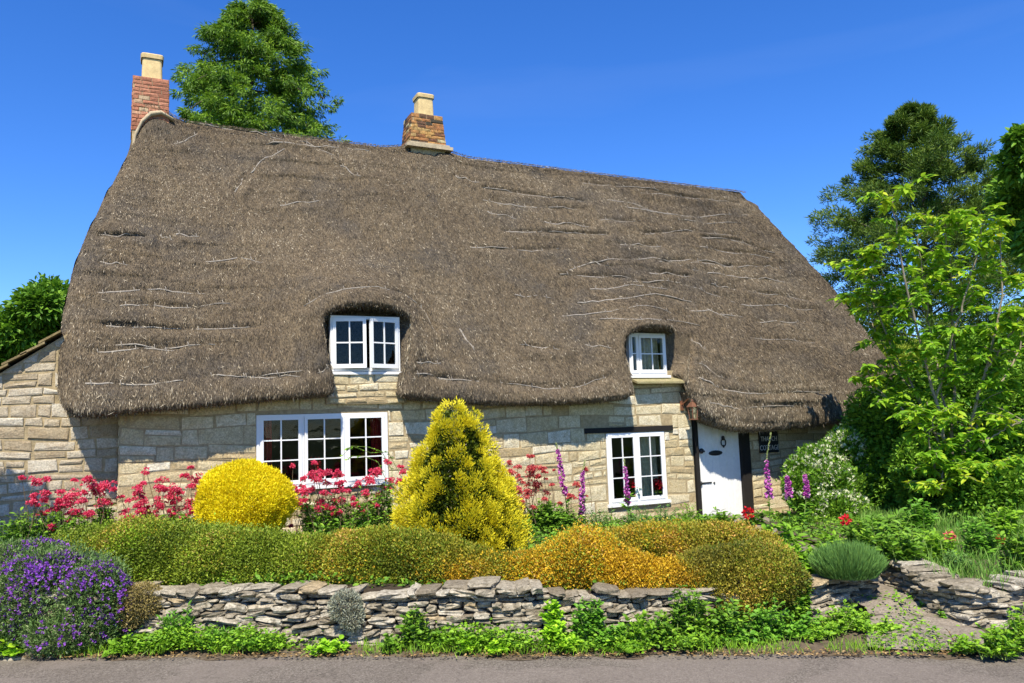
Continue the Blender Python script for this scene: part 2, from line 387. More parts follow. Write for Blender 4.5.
def yf0(X, Z):
    a = .28
    w = (Z - ZE) / a
    y = -.62 + a * np.logaddexp(0, w) / SL
    for (xc, zt, hw), A, su, sl in ((D1, .98, .85, .9), (D2, .88, .7, .8)):
        dz = Z - zt
        h = np.where(dz > 0, np.exp(-np.abs(dz / su) ** 2.0), np.exp(-np.abs(dz / sl) ** 2.2))
        y = y - A * np.exp(-np.abs((X - xc) / hw) ** 3.2) * h * .95
    y = y - .17 * np.exp(-((X - 11.7) / 1.5) ** 2 - ((Z - 2.9) / .9) ** 2) + .13 * np.exp(-((X - 6.0) / .9) ** 2 - ((Z - 3.6) / 1.2) ** 2) + .10 * np.exp(-((X - 10.1) / .55) ** 2 - ((Z - 4.0) / 1.1) ** 2)
    y = y + .05 * np.sin(X * .9 + 1) * np.clip((Z - 3) / 2, 0, 1) + .03 * np.sin(X * 2.3 + Z * 1.1)
    d = np.clip((Z - (ZR - .3)) / .3, 0, 1)
    return np.minimum(y, YR) + .10 * d ** 2

def on_roof(x, y, off=0.0):
    d = ray(x, y); lo_, hi = 9.0, 21.0
    t = np.linspace(9, 24, 600); p = EYE + d * t[:, None]
    g = p[:, 1] - (yf0(p[:, 0], p[:, 2]) - off)
    i = np.argmax(g > 0) if (g > 0).any() else len(t) - 1
    i = max(i, 1)
    w = g[i - 1] / (g[i - 1] - g[i] + 1e-9)
    return p[i - 1] + (p[i] - p[i - 1]) * np.clip(w, 0, 1)

def unp(px, back=0.0):
    out = []
    for x, y in px:
        q = on_roof(x, y)
        if back: q = onY(x, y, q[1] + back)
        out.append((q[0], q[2]))
    return np.array(out)

left_px = [(146, 113), (137, 126), (131, 150), (120, 180), (105, 210), (88, 245), (75, 280), (64, 320), (58, 350), (57, 385)]
right_px = [(740, 189), (755, 207), (770, 229), (795, 259), (820, 289), (845, 323), (862, 347), (876, 368), (884, 384)]
LE = np.array([(q[0], q[2]) for q in (onY(x, y, min(YR, yf0(np.array(9.), np.array(max(2.3, onY(x, y, 1.)[2]))) + .2)) for x, y in left_px)])
def edge_fit(px):
    o = []
    for x, y in px:
        q = onY(x, y, 1.0)
        for _ in range(12):
            yy = min(float(yf0(np.array(99.), np.array(q[2]))) + .22, YR); q = onY(x, y, yy)
        o.append((q[2], q[0]))
    o.sort(); return np.array(o)
LE = edge_fit(left_px); RE = edge_fit(right_px)
def XL(Z): return np.interp(Z, LE[:, 0], LE[:, 1]) - np.interp(Z, [2.3, 3.2, 4.6, 6.2, 7.2], [.0, .0, .07, .09, 0])
def XR(Z): return np.interp(Z, RE[:, 0], RE[:, 1]) + np.interp(Z, [1.8, 2.6, 4.5, 6.5, 7.6], [.50, .55, .42, .2, 0])

eave_px = [(57, 385), (58, 397), (62, 406), (70, 413), (80, 418), (130, 413), (180, 409), (230, 404), (270, 400), (310, 397), (336, 396),
           (334, 374), (328, 352), (324, 328), (327, 313), (343, 306), (364, 303.5), (384, 304.5), (402, 310), (413, 321), (414, 338), (411, 358), (406, 380), (403, 399),
           (440, 400), (500, 405), (570, 404), (610, 401), (637, 398),
           (635, 379), (632, 366), (627.5, 354), (626.5, 345), (629, 337), (637, 329.5), (650, 325.5), (664, 326.5), (680, 336), (691, 349), (694, 360), (691, 378), (697, 396), (705, 412), (715, 424),
           (740, 432), (770, 431), (800, 428), (830, 425), (855, 421), (868, 411), (878, 398), (884, 384)]
EV = unp(eave_px)
EV[0] = (XL(EV[0, 1]), EV[0, 1]); EV[-1] = (XR(EV[-1, 1]), EV[-1, 1])
# smooth the corners of the outline a little (one Chaikin pass)
q = EV[:-1] * .75 + EV[1:] * .25; r_ = EV[:-1] * .25 + EV[1:] * .75
EV = np.concatenate([EV[:1], np.stack([q, r_], 1).reshape(-1, 2), EV[-1:]])
POLY = np.concatenate([EV, [(30, EV[-1, 1]), (30, -5), (-10, -5), (-10, EV[0, 1])]])

def in_poly(X, Z, P):
    ins = np.zeros(X.shape, bool); j = len(P) - 1
    for i in range(len(P)):
        xi, zi = P[i]; xj, zj = P[j]
        c = ((zi > Z) != (zj > Z)) & (X < (xj - xi) * (Z - zi) / (zj - zi + 1e-12) + xi)
        ins ^= c; j = i
    return ins
def near_line(X, Z, L_):
    best = np.full(X.shape, 1e9); bx = X.copy(); bz = Z.copy()
    for (x0, z0), (x1, z1) in zip(L_[:-1], L_[1:]):
        dx, dz = x1 - x0, z1 - z0
        t = np.clip(((X - x0) * dx + (Z - z0) * dz) / (dx * dx + dz * dz + 1e-12), 0, 1)
        qx, qz = x0 + t * dx, z0 + t * dz
        d = np.hypot(X - qx, Z - qz); m_ = d < best
        best = np.where(m_, d, best); bx = np.where(m_, qx, bx); bz = np.where(m_, qz, bz)
    return best, bx, bz

RND = .34
def yf(X, Z):
    """outer face of the thatch with its rolled verges and rounded eaves"""
    y = yf0(X, Z)
    for d in (X - XL(Z), XR(Z) - X):
        q = np.clip((RND - d) / RND, 0, 1)
        y = y + RND * (1 - np.sqrt(1 - q ** 2 * .995)) * .9
    d = near_line(X, Z, EV)[0]; q = np.clip((.13 - d) / .13, 0, 1)
    return np.minimum(y + .13 * (1 - np.sqrt(1 - q ** 2 * .995)), YR + .1)
rods = [[(97, 292), (150, 290), (205, 293)], [(106, 325), (170, 329), (256, 327)], [(85, 383), (130, 385), (183, 381)], [(205, 376), (240, 377), (275, 373), (312, 371)],
        [(318, 374), (329, 367)], [(99, 234), (144, 236)], [(174, 144), (187, 140), (198, 132)], [(251, 173), (262, 160), (284, 149)], [(235, 191), (240, 186), (243, 179)],
        [(176, 234), (200, 237)], [(266, 144), (320, 146), (369, 151)], [(200, 124), (240, 129), (284, 140)], [(305, 306), (322, 294), (350, 287), (378, 287), (406, 294), (426, 311), (436, 330)],
        [(417, 362), (441, 363)], [(410, 372), (460, 381)], [(440, 378), (509, 384), (547, 388), (582, 386), (608, 377)], [(483, 188), (530, 194), (586, 201)], [(483, 201), (535, 207), (582, 209)],
        [(487, 212), (517, 218)], [(504, 231), (555, 232), (608, 234)], [(582, 182), (640, 188), (681, 195), (741, 203)], [(608, 199), (640, 206), (676, 216)],
        [(569, 270), (612, 259), (655, 257), (698, 272)], [(560, 275), (600, 276), (633, 278)], [(578, 304), (620, 298), (655, 294), (698, 304), (728, 317)], [(629, 282), (663, 280), (698, 289), (736, 302)],
        [(620, 244), (663, 246)], [(702, 237), (740, 241), (775, 254)], [(672, 220), (741, 224)], [(706, 274), (745, 277), (784, 282)], [(711, 285), (736, 289)], [(749, 291), (810, 300)],
        [(741, 304), (780, 306), (812, 310)], [(758, 322), (805, 322)], [(699, 362), (726, 380)], [(700, 378), (720, 389), (762, 394), (827, 392)], [(706, 403), (741, 408), (814, 406)],
        [(586, 345), (612, 347)], [(690, 338), (708, 350)], [(420, 150), (455, 157), (500, 163)], [(340, 165), (360, 178)], [(300, 140), (345, 160)], [(660, 262), (690, 259), (730, 266)], [(590, 290), (624, 286), (668, 288)],
        [(560, 316), (610, 311), (650, 306), (690, 316)], [(645, 233), (690, 231), (742, 236)], [(600, 219), (640, 222)], [(690, 263), (760, 268)], [(700, 247), (770, 258)], [(100, 262), (128, 264)], [(90, 352), (140, 349), (178, 350)], [(455, 176), (478, 183)],
        [(470, 246), (520, 250), (560, 249)], [(590, 262), (612, 266)], [(600, 320), (650, 318), (700, 326)], [(620, 207), (700, 217), (748, 214)], [(545, 222), (590, 226)], [(650, 272), (690, 276)],
        [(690, 310), (716, 312), (744, 318)], [(765, 266), (782, 269)], [(520, 345), (560, 349)], [(460, 330), (476, 352)], [(515, 295), (552, 297)], [(755, 338), (815, 342)], [(640, 192), (700, 199)],
        [(120, 305), (170, 307), (230, 304)], [(115, 345), (165, 347), (215, 345)], [(240, 398 - 20), (300, 376)], [(160, 236), (172, 239)], [(205, 262), (240, 258), (262, 262)], [(280, 205), (320, 200)]]
RODXZ = [unp(pl) for pl in rods]
def grooves(X, Z):
    o = np.zeros(X.shape)
    for k, L_ in enumerate(RODXZ):
        x0, x1, z0, z1 = L_[:, 0].min() - .2, L_[:, 0].max() + .2, L_[:, 1].min() - .3, L_[:, 1].max() + .35
        m_ = (X > x0) & (X < x1) & (Z > z0) & (Z < z1)
        if not m_.any(): continue
        d, qx, qz = near_line(X[m_], Z[m_], L_); up = Z[m_] - qz
        g_ = .062 * np.exp(-(d / .045) ** 2) - .046 * np.exp(-((d - .13) / .09) ** 2) * np.where(up < 0, 1.0, .35)
        o[m_] += g_ * (.6 + .4 * math.sin(k * 1.7))
    return o
def rough(X, Z):
    p = np.stack([X, Z, X * 0], -1).reshape(-1, 3)
    ph = Z / .40 + (.55 * lump(p * [1, .4, 1], 1.1, 15)).reshape(X.shape); fr_ = ph - np.floor(ph)
    band = -.042 * (1 - fr_) ** 1.5 * np.clip(.35 + lump(p * [.8, 1, 1], 1.6, 16), 0, 1.1).reshape(X.shape)
    return rough0(X, Z) + band + grooves(X, Z)
def rough0(X, Z):
    p = np.stack([X, Z, X * 0], -1).reshape(-1, 3)
    return (.024 * lump(p, 3, 5) + .017 * lump(p * [1, .5, 1], 22, 6, 2) + .010 * lump(p * [1, .4, 1], 60, 7, 1) + .020 * lump(p * [1, .16, 1], 17, 8, 2)).reshape(X.shape)

# ================================================================== THE COTTAGE
cottage = empty('thatched_cottage', (6.6, 3.3, .3), 'long honey stone cottage with a thick weathered thatched roof and two dormer windows', 'cottage')
NU, NV = 430, 190
zmin = EV[:, 1].min() - .03
zz = zmin + (ZR - zmin) * (np.linspace(0, 1, NV) ** 1.0)
uu = np.linspace(0, 1, NU); uu = np.sort(np.concatenate([uu, np.linspace(0, .02, 10)[1:-1], 1 - np.linspace(0, .02, 10)[1:-1]])); NU = len(uu)
Zg = np.repeat(zz[:, None], NU, 1); Xg = XL(Zg) + uu[None] * (XR(Zg) - XL(Zg))
below = in_poly(Xg, Zg, POLY)
cellc = lambda A: (A[:-1, :-1] + A[1:, :-1] + A[:-1, 1:] + A[1:, 1:]) / 4
keep = ~in_poly(cellc(Xg), cellc(Zg), POLY)
# vertices that border a removed cell move onto the outline
pad = np.zeros((NV + 1, NU + 1), bool); pad[1:-1, 1:-1] = keep
any_k = pad[:-1, :-1] | pad[1:, :-1] | pad[:-1, 1:] | pad[1:, 1:]
pad2 = np.ones((NV + 1, NU + 1), bool); pad2[1:-1, 1:-1] = keep
pad2[0] = False
all_k = pad2[:-1, :-1] & pad2[1:, :-1] & pad2[:-1, 1:] & pad2[1:, 1:]
bd = any_k & ~all_k
dd, bx, bz = near_line(Xg, Zg, EV)
mv = bd & (dd < .09)
Xg = np.where(mv, bx, Xg); Zg = np.where(mv, bz, Zg)
Yg = yf(Xg, Zg) + rough(Xg, Zg)
idx = np.arange(NV * NU).reshape(NV, NU)
q4 = np.stack([idx[:-1, :-1], idx[:-1, 1:], idx[1:, 1:], idx[1:, :-1]], -1)[keep]
V = np.stack([Xg, Yg, Zg], -1).reshape(-1, 3)
used = np.unique(q4); rem = np.full(len(V), -1); rem[used] = np.arange(len(used))
th = MB(); th.add(V[used], rem[q4])
# rim: boundary edges of the outline run back under the eaves and into the dormer cheeks
E_ = np.concatenate([q4[:, [0, 1]], q4[:, [1, 2]], q4[:, [2, 3]], q4[:, [3, 0]]])
key = np.sort(E_, 1); _, inv, cnt = np.unique(key, axis=0, return_inverse=True, return_counts=True)
be = E_[cnt[inv] == 1]
mvf = mv.ravel()
be = be[mvf[be[:, 0]] & mvf[be[:, 1]]]
for k0, k1 in ((0, 1),):
    P0 = V[be[:, 0]]; P1 = V[be[:, 1]]
    def backp(P, s):
        B = P.copy(); X = P[:, 0]
        ind1 = (np.abs(X - 3.32) < .85) & (P[:, 2] > 2.6); ind2 = (np.abs(X - 8.6) < 1.2) & (P[:, 2] > 2.5)
        zc = P[:, 2]
        t1 = np.where(X > 3.32, 3.87 + .0 * X, 2.765); t1 = np.where(zc < 2.9, np.where(X > 3.32, 3.80, 2.84), t1)
        t2 = np.where(X > 8.6, np.interp(zc, [2.40, 2.74, 2.86], [9.55, 9.32, 9.03]), np.interp(zc, [2.4, 2.9], [8.05, 8.18]))
        in1 = np.abs(X - 3.32) > .42; in2 = np.abs(X - 8.6) > .36
        B[:, 0] = np.where(ind1 & in1, X * (1 - s) + t1 * s, B[:, 0]); B[:, 0] = np.where(ind2 & in2, X * (1 - s) + t2 * s, B[:, 0])
        yb = np.where(ind1 | ind2, .13, np.maximum(.02, P[:, 1] + .62))
        B[:, 1] = P[:, 1] * (1 - s) + yb * s
        B[:, 2] += np.where(ind1 | ind2, np.where(zc > 3.3, -.05, .02), .10) * s
        return B
    R_ = [P0, P1]
    prev0, prev1 = P0, P1
    RIM = (P0, backp(P0, .9))
    for s_ in (.15, .4, .7, 1.0):
        n0, n1 = backp(P0, s_), backp(P1, s_)
        k = len(P0); a = np.arange(k)
        th.add(np.concatenate([prev0, prev1, n1, n0]), np.stack([a + k, a, a + 3 * k, a + 2 * k], -1))
        prev0, prev1 = n0, n1
# verge ends and the back slope
def strip(rows):
    A = np.array(rows); h, w = A.shape[:2]; ii = np.arange(h * w).reshape(h, w)
    th.add(A.reshape(-1, 3), np.stack([ii[:-1, :-1], ii[:-1, 1:], ii[1:, 1:], ii[1:, :-1]], -1).reshape(-1, 4))
for side in (0, 1):
    z0 = EV[0, 1] if side == 0 else EV[-1, 1]
    zs = np.linspace(z0, ZR, 90); X = XL(zs) if side == 0 else XR(zs)
    y0 = yf(X, zs) + rough(X, zs); y1 = 2 * (YR + .1) - y0
    rows = []
    for w in np.linspace(0, 1, 40):
        bul = (.10 * math.sin(math.pi * w)) * (-1 if side == 0 else 1) * (1 - (zs - z0) / (ZR - z0) * .8)
        yy = y0 * (1 - w) + y1 * w
        rows.append(np.stack([X + bul + .02 * np.sin(zs * 9 + w * 31), yy, zs], -1))
    strip(rows)
    # underside of the verge
    b = [r[0] for r in rows]; strip([b, [p + np.array([.8 if side == 0 else -.8, 0, .1]) for p in b]])
zs = np.linspace(2.3, ZR, 40); rows = []
for w in np.linspace(0, 1, 60):
    X = XL(zs) * (1 - w) + XR(zs) * w
    rows.append(np.stack([X, 2 * (YR + .1) - np.minimum(yf0(X * 0 + 99, zs), YR + .1), zs], -1))
strip(rows)
strip([[np.array([x, 2 * (YR + .1) + .62, 2.3]) for x in np.linspace(-.7, 13.9, 30)], [np.array([x, 6.6, 2.4]) for x in np.linspace(-.7, 13.9, 30)]])
def lift(v):
    k = np.clip((v[:, 2] - 7.1) / .76, 0, 1); k = k * k * (3 - 2 * k)
    v = v.copy(); v[:, 2] += k * (.24 * np.exp(-((v[:, 0] - .36) / .34) ** 2) + .10 * np.exp(-((v[:, 0] - 5.66) / .75) ** 4)); return v
th.v = [lift(v) for v in th.v]
thatch = th.build('thatch', 'thatch', cottage, smooth=True)

# loose straws lying on the thatch, and the fringe of the eaves
st = MB()
N = 280000
Z = zmin + (ZR - zmin) * rng.uniform(0, 1, N) ** 1.0; U = rng.uniform(0, 1, N); X = XL(Z) + U * (XR(Z) - XL(Z))
ok = ~in_poly(X, Z, POLY); X, Z = X[ok], Z[ok]
e = .02
Y = yf(X, Z) + rough(X, Z); Yx = yf(X + e, Z); Yz = yf(X, Z + e); Yb = yf(X, Z)
gx = np.clip((Yx - Yb) / e, -4, 4); gz = np.clip((Yz - Yb) / e, -4, 4)
nrm = nz(np.stack([gx, -np.ones_like(gx), gz], -1))
dn = nz(np.stack([0 * gz, -gz, -np.ones_like(gz)], -1))
sid = nz(np.cross(dn, nrm))
nn = len(X)
pp = np.stack([X, Y, Z], -1)
tb = .275 + .25 * lump(pp, 1.1, 21) + .19 * lump(pp * [1, 1, .6], 6, 22) + .08 * lump(pp * [1.6, 1, .35], 19, 23, 2) + rng.normal(0, .27, nn) - .05 * np.clip((Z - 3) / 3, 0, 1) + .20 * np.clip((2.9 - Z) / .5, 0, 1)
dr = dn + sid * rng.normal(0, .24, (nn, 1)) + nrm * rng.uniform(-.02, .12, (nn, 1))
leaves(st, pp + nrm * .004 - dn * .03, dr, rng.uniform(.03, .085, nn), rng.uniform(.005, .010, nn), tb, 0.2, 0.2)
# pale stray straws standing proud
N = 1500; ii = rng.integers(0, nn, N)
leaves(st, pp[ii] + nrm[ii] * .006, dn[ii] * .6 + sid[ii] * rng.normal(0, .9, (N, 1)) + nrm[ii] * .14, rng.uniform(.05, .12, N), rng.uniform(.006, .010, N), rng.uniform(.75, 1.05, N), .2)
seg = np.hypot(*(np.diff(EV, axis=0).T)); cs = np.concatenate([[0], np.cumsum(seg)])
N = 15000; s_ = rng.uniform(0, cs[-1], N)
X = np.interp(s_, cs, EV[:, 0]); Z = np.interp(s_, cs, EV[:, 1])
ca = np.clip(np.interp(s_, cs[:-1], np.diff(EV, axis=0)[:, 0] / (seg + 1e-6)), 0, 1)
Y = yf(X, Z) + rng.uniform(-.01, .14, N)
leaves(st, np.stack([X, Y, Z + .09], -1), np.stack([rng.normal(0, .22, N), rng.normal(-.05, .18, N), -np.ones(N)], -1),
       .075 + rng.uniform(.0, .055, N) * (.3 + .7 * ca) + (rng.uniform(0, 1, N) > .97) * .06 * ca, rng.uniform(.008, .017, N), .52 + rng.normal(0, .24, N), .2, .2)
N = 9000; X = rng.uniform(XL(ZR) - .02, XR(ZR) + .02, N); t_ = rng.uniform(-1, 1, N)
leaves(st, np.stack([X, YR + .1 + t_ * .22, ZR + .012 - .10 * t_ ** 2], -1), np.stack([rng.normal(0, .7, N), np.sign(t_ + .2) * 1.0, rng.uniform(-.25, .15, N)], -1), rng.uniform(.05, .11, N), rng.uniform(.006, .012, N), .62 + rng.normal(0, .2, N), .3, .2)
rim0, rim1 = np.array(RIM[0]).reshape(-1, 3), np.array(RIM[1]).reshape(-1, 3)
N = 16000; ii = rng.integers(0, len(rim0), N); w_ = rng.uniform(0, 1, (N, 1)); Pm = rim0[ii] * (1 - w_) + rim1[ii] * w_; dY = nz(rim1[ii] - rim0[ii])
leaves(st, Pm, -dY * .8 + np.array([0, -.1, -.7]) + rng.normal(0, .25, (N, 3)), rng.uniform(.03, .07, N), rng.uniform(.006, .011, N), rng.normal(.45, .25, N), .2, .2)
st.v = [lift(v) for v in st.v]
so = st.build('loose_straw', 'straw', thatch); so['kind'] = 'stuff'

# hazel rods pegged across the thatch
for k, pl in enumerate(rods):
    pl = np.array(pl, float); t = np.linspace(0, 1, max(8, int(np.abs(np.diff(pl[:, 0])).sum() / 6)))
    s0 = np.linspace(0, 1, len(pl)); px = np.interp(t, s0, pl[:, 0]); py = np.interp(t, s0, pl[:, 1]) + 1.1 * np.sin(t * 9 + k) + rng.normal(0, .35, len(t))
    P = np.array([on_roof(a, b) for a, b in zip(px, py)])
    P[:, 1] = yf(P[:, 0], P[:, 2]) + rough(P[:, 0], P[:, 2]) + .014 - .026 * np.abs(np.sin(t * 7 + k * 2))
    mb = MB(); mb.tube(P, np.linspace(.013, .008, len(t)) * rng.uniform(.8, 1.2), 5)
    for q in range(1, len(t) - 1, 5):
        mb.tube([P[q] + [-.01, -.012, .05], P[q] + [0, -.03, 0], P[q] + [.012, -.008, -.06]], .005, 4)
    mb.build('hazel_rod', 'rod', thatch, True)

# ------------------------------------------------------------------ stone walling
def walling(mb, x0, x1, z0, z1, holes, frame, ch=(.10, .27), cl=(.18, .62), proud=.008, gap=.014, top=None, seed=3, bev=.013, jt=.013, warp=.022):
    """coursed rubble: every stone a bevelled block with its own tint; frame maps (u, out, v) to the world"""
    g = np.random.default_rng(seed); z = z0; row = 0
    VV = []; TT = []
    while z < z1 - .04:
        h = g.uniform(*ch)
        if z + h > z1 - .06: h = z1 - z
        x = x0 - g.uniform(0, .25)
        while x < x1:
            l = g.uniform(*cl) * (1.25 if g.random() < .2 else 1)
            a, b_ = max(x, x0), min(x + l, x1); x += l
            if x1 - x < .12: b_ = x1; x = x1 + 1
            if b_ - a < .06: continue
            cells = [(a, b_, z, z + h)]
            if h > .19 and g.random() < .25: zm = z + h * g.uniform(.4, .6); cells = [(a, b_, z, zm), (a, b_, zm, z + h)]
            for (ca_, cb_, za, zb) in cells:
                dead = False
                for (hx0, hx1, hz0, hz1) in holes:
                    if cb_ > hx0 + .005 and ca_ < hx1 - .005 and zb > hz0 + .005 and za < hz1 - .005:
                        if ca_ < hx0 and hx0 - ca_ > .06 and cb_ <= hx1 + .5: cb_ = hx0
                        elif cb_ > hx1 and cb_ - hx1 > .06: ca_ = hx1
                        elif zb - hz1 > .04: za = hz1
                        elif hz0 - za > .04: zb = hz0
                        else: dead = True
                if dead: continue
                if top is not None:
                    if za > top((ca_ + cb_) / 2) - .05: continue
                w = gap * g.uniform(.3, 1.5)
                j = lambda: g.uniform(-jt, jt)
                P4 = np.array([(ca_ + w + j(), za + w + j()), (cb_ - w + j(), za + w + j()), (cb_ - w + j(), zb - w + j()), (ca_ + w + j(), zb - w + j())])
                if top is not None:
                    for q in range(4): P4[q, 1] = max(min(P4[q, 1], float(top(P4[q, 0])) - .02), za + .004 * q)
                C = P4.mean(0); pr = proud * g.uniform(.3, 1.6)
                ins = P4 + np.clip(C - P4, -bev * 1.4, bev * 1.4) * g.uniform(.5, 1.2, (4, 1))
                mid_ = (P4 + ins) / 2
                v = [(p[0], -.03, p[1]) for p in P4] + [(p[0], pr * .6, p[1]) for p in P4 * .8 + mid_ * .2] + [(p[0], pr + g.uniform(-.004, .004), p[1]) for p in ins] + [(C[0], pr + g.uniform(-.002, .010), C[1])]
                VV.append(v); TT.append(np.clip(g.normal(.5, .31), 0, 1))
        z += h
    v = np.array(VV); v[:, :, 2] += warp * (np.sin(v[:, :, 0] * 1.7 + seed + v[:, :, 2] * 2.3) + .6 * np.sin(v[:, :, 0] * 4.3 - v[:, :, 2] * 5)) ; N = len(v); k = np.arange(N)[:, None] * 13
    fq = []
    for r in (0, 4):
        for i in range(4): fq.append(k + [r + i, r + (i + 1) % 4, r + 4 + (i + 1) % 4, r + 4 + i])
    ft = [k + [8 + i, 8 + (i + 1) % 4, 12] for i in range(4)]
    vv = frame(v.reshape(-1, 3))
    mb.add(vv, [np.concatenate(fq), np.concatenate(ft)], np.repeat(TT, 13))

front = lambda p: np.stack([p[:, 0], -p[:, 1], p[:, 2]], -1)
W1 = (1.70, 3.66, 1.20, 2.31); W2 = (7.62, 8.88, .55, 1.84); DO = (9.52, 10.86, -.2, 2.2)
WL, WR = -.07, 13.35
wall = MB()
walling(wall, WL, WR, -.15, 2.72, [W1, W2, DO, (7.19, 9.07, 1.845, 1.945)], front, seed=4)
bw = MB()                                                    # mortared core with real openings
xs = sorted({WL, W1[0], W1[1], W2[0], W2[1], DO[0], DO[1], WR}); zs_ = sorted({-.4, W1[2], W1[3], W2[2], W2[3], DO[3], 2.95})
for a, b_ in zip(xs[:-1], xs[1:]):
    for c_, d_ in zip(zs_[:-1], zs_[1:]):
        mx, mz = (a + b_) / 2, (c_ + d_) / 2
        if any(h[0] < mx < h[1] and h[2] < mz < h[3] for h in (W1, W2, DO)): continue
        bw.add([(a, 0, c_), (b_, 0, c_), (b_, 0, d_), (a, 0, d_)], np.array([[0, 1, 2, 3]]))
        bw.add([(a, .35, c_), (b_, .35, c_), (b_, .35, d_), (a, .35, d_)], np.array([[3, 2, 1, 0]]))
for h in (W1, W2, DO):
    bw.add([(h[0], 0, h[2]), (h[0], .35, h[2]), (h[0], .35, h[3]), (h[0], 0, h[3]), (h[1], 0, h[2]), (h[1], .35, h[2]), (h[1], .35, h[3]), (h[1], 0, h[3])],
           np.array([[0, 1, 2, 3], [5, 4, 7, 6], [3, 2, 6, 7], [1, 0, 4, 5]]))
for X in (WL, WR):
    bw.add([(X, 0, -.4), (X, 6.75, -.4), (X, 6.75, 2.95), (X, 3.36, 7.0), (X, 0, 2.95)], np.array([[0, 1, 2, 3, 4]]))
bw.add([(WL, 6.75, -.4), (WR, 6.75, -.4), (WR, 6.75, 2.95), (WL, 6.75, 2.95)], np.array([[0, 1, 2, 3]]))
w_o = wall.build('wall', 'wallstone', cottage)
bw.build('mortar', 'mortar', w_o)
w2 = MB(); walling(w2, .02, 6.7, -.15, 2.6, [], lambda p: np.stack([WL - p[:, 1], p[:, 0], p[:, 2]], -1), seed=8)
w2.build('end_wall', 'wallstone', cottage)
w2 = MB(); walling(w2, .02, 6.7, -.15, 2.4, [], lambda p: np.stack([WR + p[:, 1], p[:, 0], p[:, 2]], -1), seed=9)
w2.build('end_wall', 'wallstone', cottage)
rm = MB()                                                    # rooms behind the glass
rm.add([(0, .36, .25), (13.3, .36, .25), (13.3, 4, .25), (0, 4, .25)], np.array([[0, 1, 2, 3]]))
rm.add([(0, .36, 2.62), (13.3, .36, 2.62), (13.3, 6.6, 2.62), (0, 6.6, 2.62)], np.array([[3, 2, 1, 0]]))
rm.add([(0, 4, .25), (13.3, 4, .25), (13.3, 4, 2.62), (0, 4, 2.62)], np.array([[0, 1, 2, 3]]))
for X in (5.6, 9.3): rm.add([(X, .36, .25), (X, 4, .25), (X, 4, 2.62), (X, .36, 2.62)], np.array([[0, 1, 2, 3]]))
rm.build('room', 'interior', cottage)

# masonry under and beside the dormers
dm = MB(); walling(dm, 2.72, 3.93, 2.45, 2.93, [], lambda p: np.stack([p[:, 0], -.075 - p[:, 1], p[:, 2]], -1), (.085, .15), (.16, .42), seed=12)
dmo = dm.build('dormer_masonry', 'wallstone', cottage)
mb = MB(); mb.box((2.70, -.072, 2.44), (3.95, .3, 2.93)); mb.build('mortar', 'mortar', dmo)
for (a, b_, c_, d_, holes) in ((2.35, 4.3, 2.5, 4.05, (2.77, 3.87, 2.5, 3.79)), (7.75, 9.7, 2.40, 3.85, (8.20, 9.02, 2.70, 3.64))):
    mb = MB(); g_ = .04
    for x in np.arange(a, b_, g_):
        for z in np.arange(c_, d_, g_):
            xm, zm = x + g_ / 2, z + g_ / 2
            if holes[0] + .02 < xm < holes[1] - .02 and holes[2] < zm < holes[3] - .02: continue
            opening = in_poly(np.array([xm]), np.array([zm]), POLY)[0]
            if not opening and float(yf(np.array([xm]), np.array([zm]))[0]) > -.10: continue
            mb.add([(x, .15, z), (x + g_, .15, z), (x + g_, .15, z + g_), (x, .15, z + g_)], np.array([[0, 1, 2, 3]]))
    mb.build('dormer_backing', 'thatch', cottage)
dm = MB(); walling(dm, 8.02, 9.62, 2.40, 2.74, [], lambda p: np.stack([p[:, 0], .048 - p[:, 1], p[:, 2]], -1), (.1, .16), (.2, .45), seed=14)
dm.build('dormer_masonry', 'wallstone', cottage)

# timber lintels
mb = MB(); mb.box((7.19, -.03, 1.85), (9.07, .2, 1.94)); mb.build('lintel', 'timber', cottage)

# ------------------------------------------------------------------ windows
def bar(mb, a, b_): mb.box(a, b_)
def casement(par, x0, x1, z0, z1, y, cols, rows_, st=.05, gb=.018, hinge=None, ang=0, name='casement'):
    """a sash with its glazing bars, and its glass as one sheet; hinge swings it outwards"""
    mb = MB(); T = .04
    mb.box((x0, y, z0), (x0 + st, y + T, z1)); mb.box((x1 - st, y, z0), (x1, y + T, z1))
    mb.box((x0 + st, y, z0), (x1 - st, y + T, z0 + st * 1.25)); mb.box((x0 + st, y, z1 - st), (x1 - st, y + T, z1))
    ix0, ix1, iz0, iz1 = x0 + st, x1 - st, z0 + st * 1.25, z1 - st
    for i in range(1, cols):
        c = ix0 + (ix1 - ix0) * i / cols; mb.box((c - gb / 2, y + .004, iz0), (c + gb / 2, y + T - .004, iz1))
    for i in range(1, rows_):
        c = iz0 + (iz1 - iz0) * i / rows_; mb.box((ix0, y + .006, c - gb / 2), (ix1, y + T - .006, c + gb / 2))
    gm = MB(); gm.box((ix0 - .005, y + .018, iz0 - .005), (ix1 + .005, y + .022, iz1 + .005))
    if ang:
        for m_ in (mb, gm):
            for i, v in enumerate(m_.v):
                v = v.copy(); hx = x0 if hinge == 'l' else x1; s_ = 1 if hinge == 'l' else -1
                dx = v[:, 0] - hx; dy = v[:, 1] - y; a = math.radians(ang) * s_
                v[:, 0] = hx + dx * math.cos(a) + dy * math.sin(a); v[:, 1] = y - dx * math.sin(a) + dy * math.cos(a); m_.v[i] = v
    o = mb.build(name, 'white', par); gm.build('pane', 'glass', par)
    return o
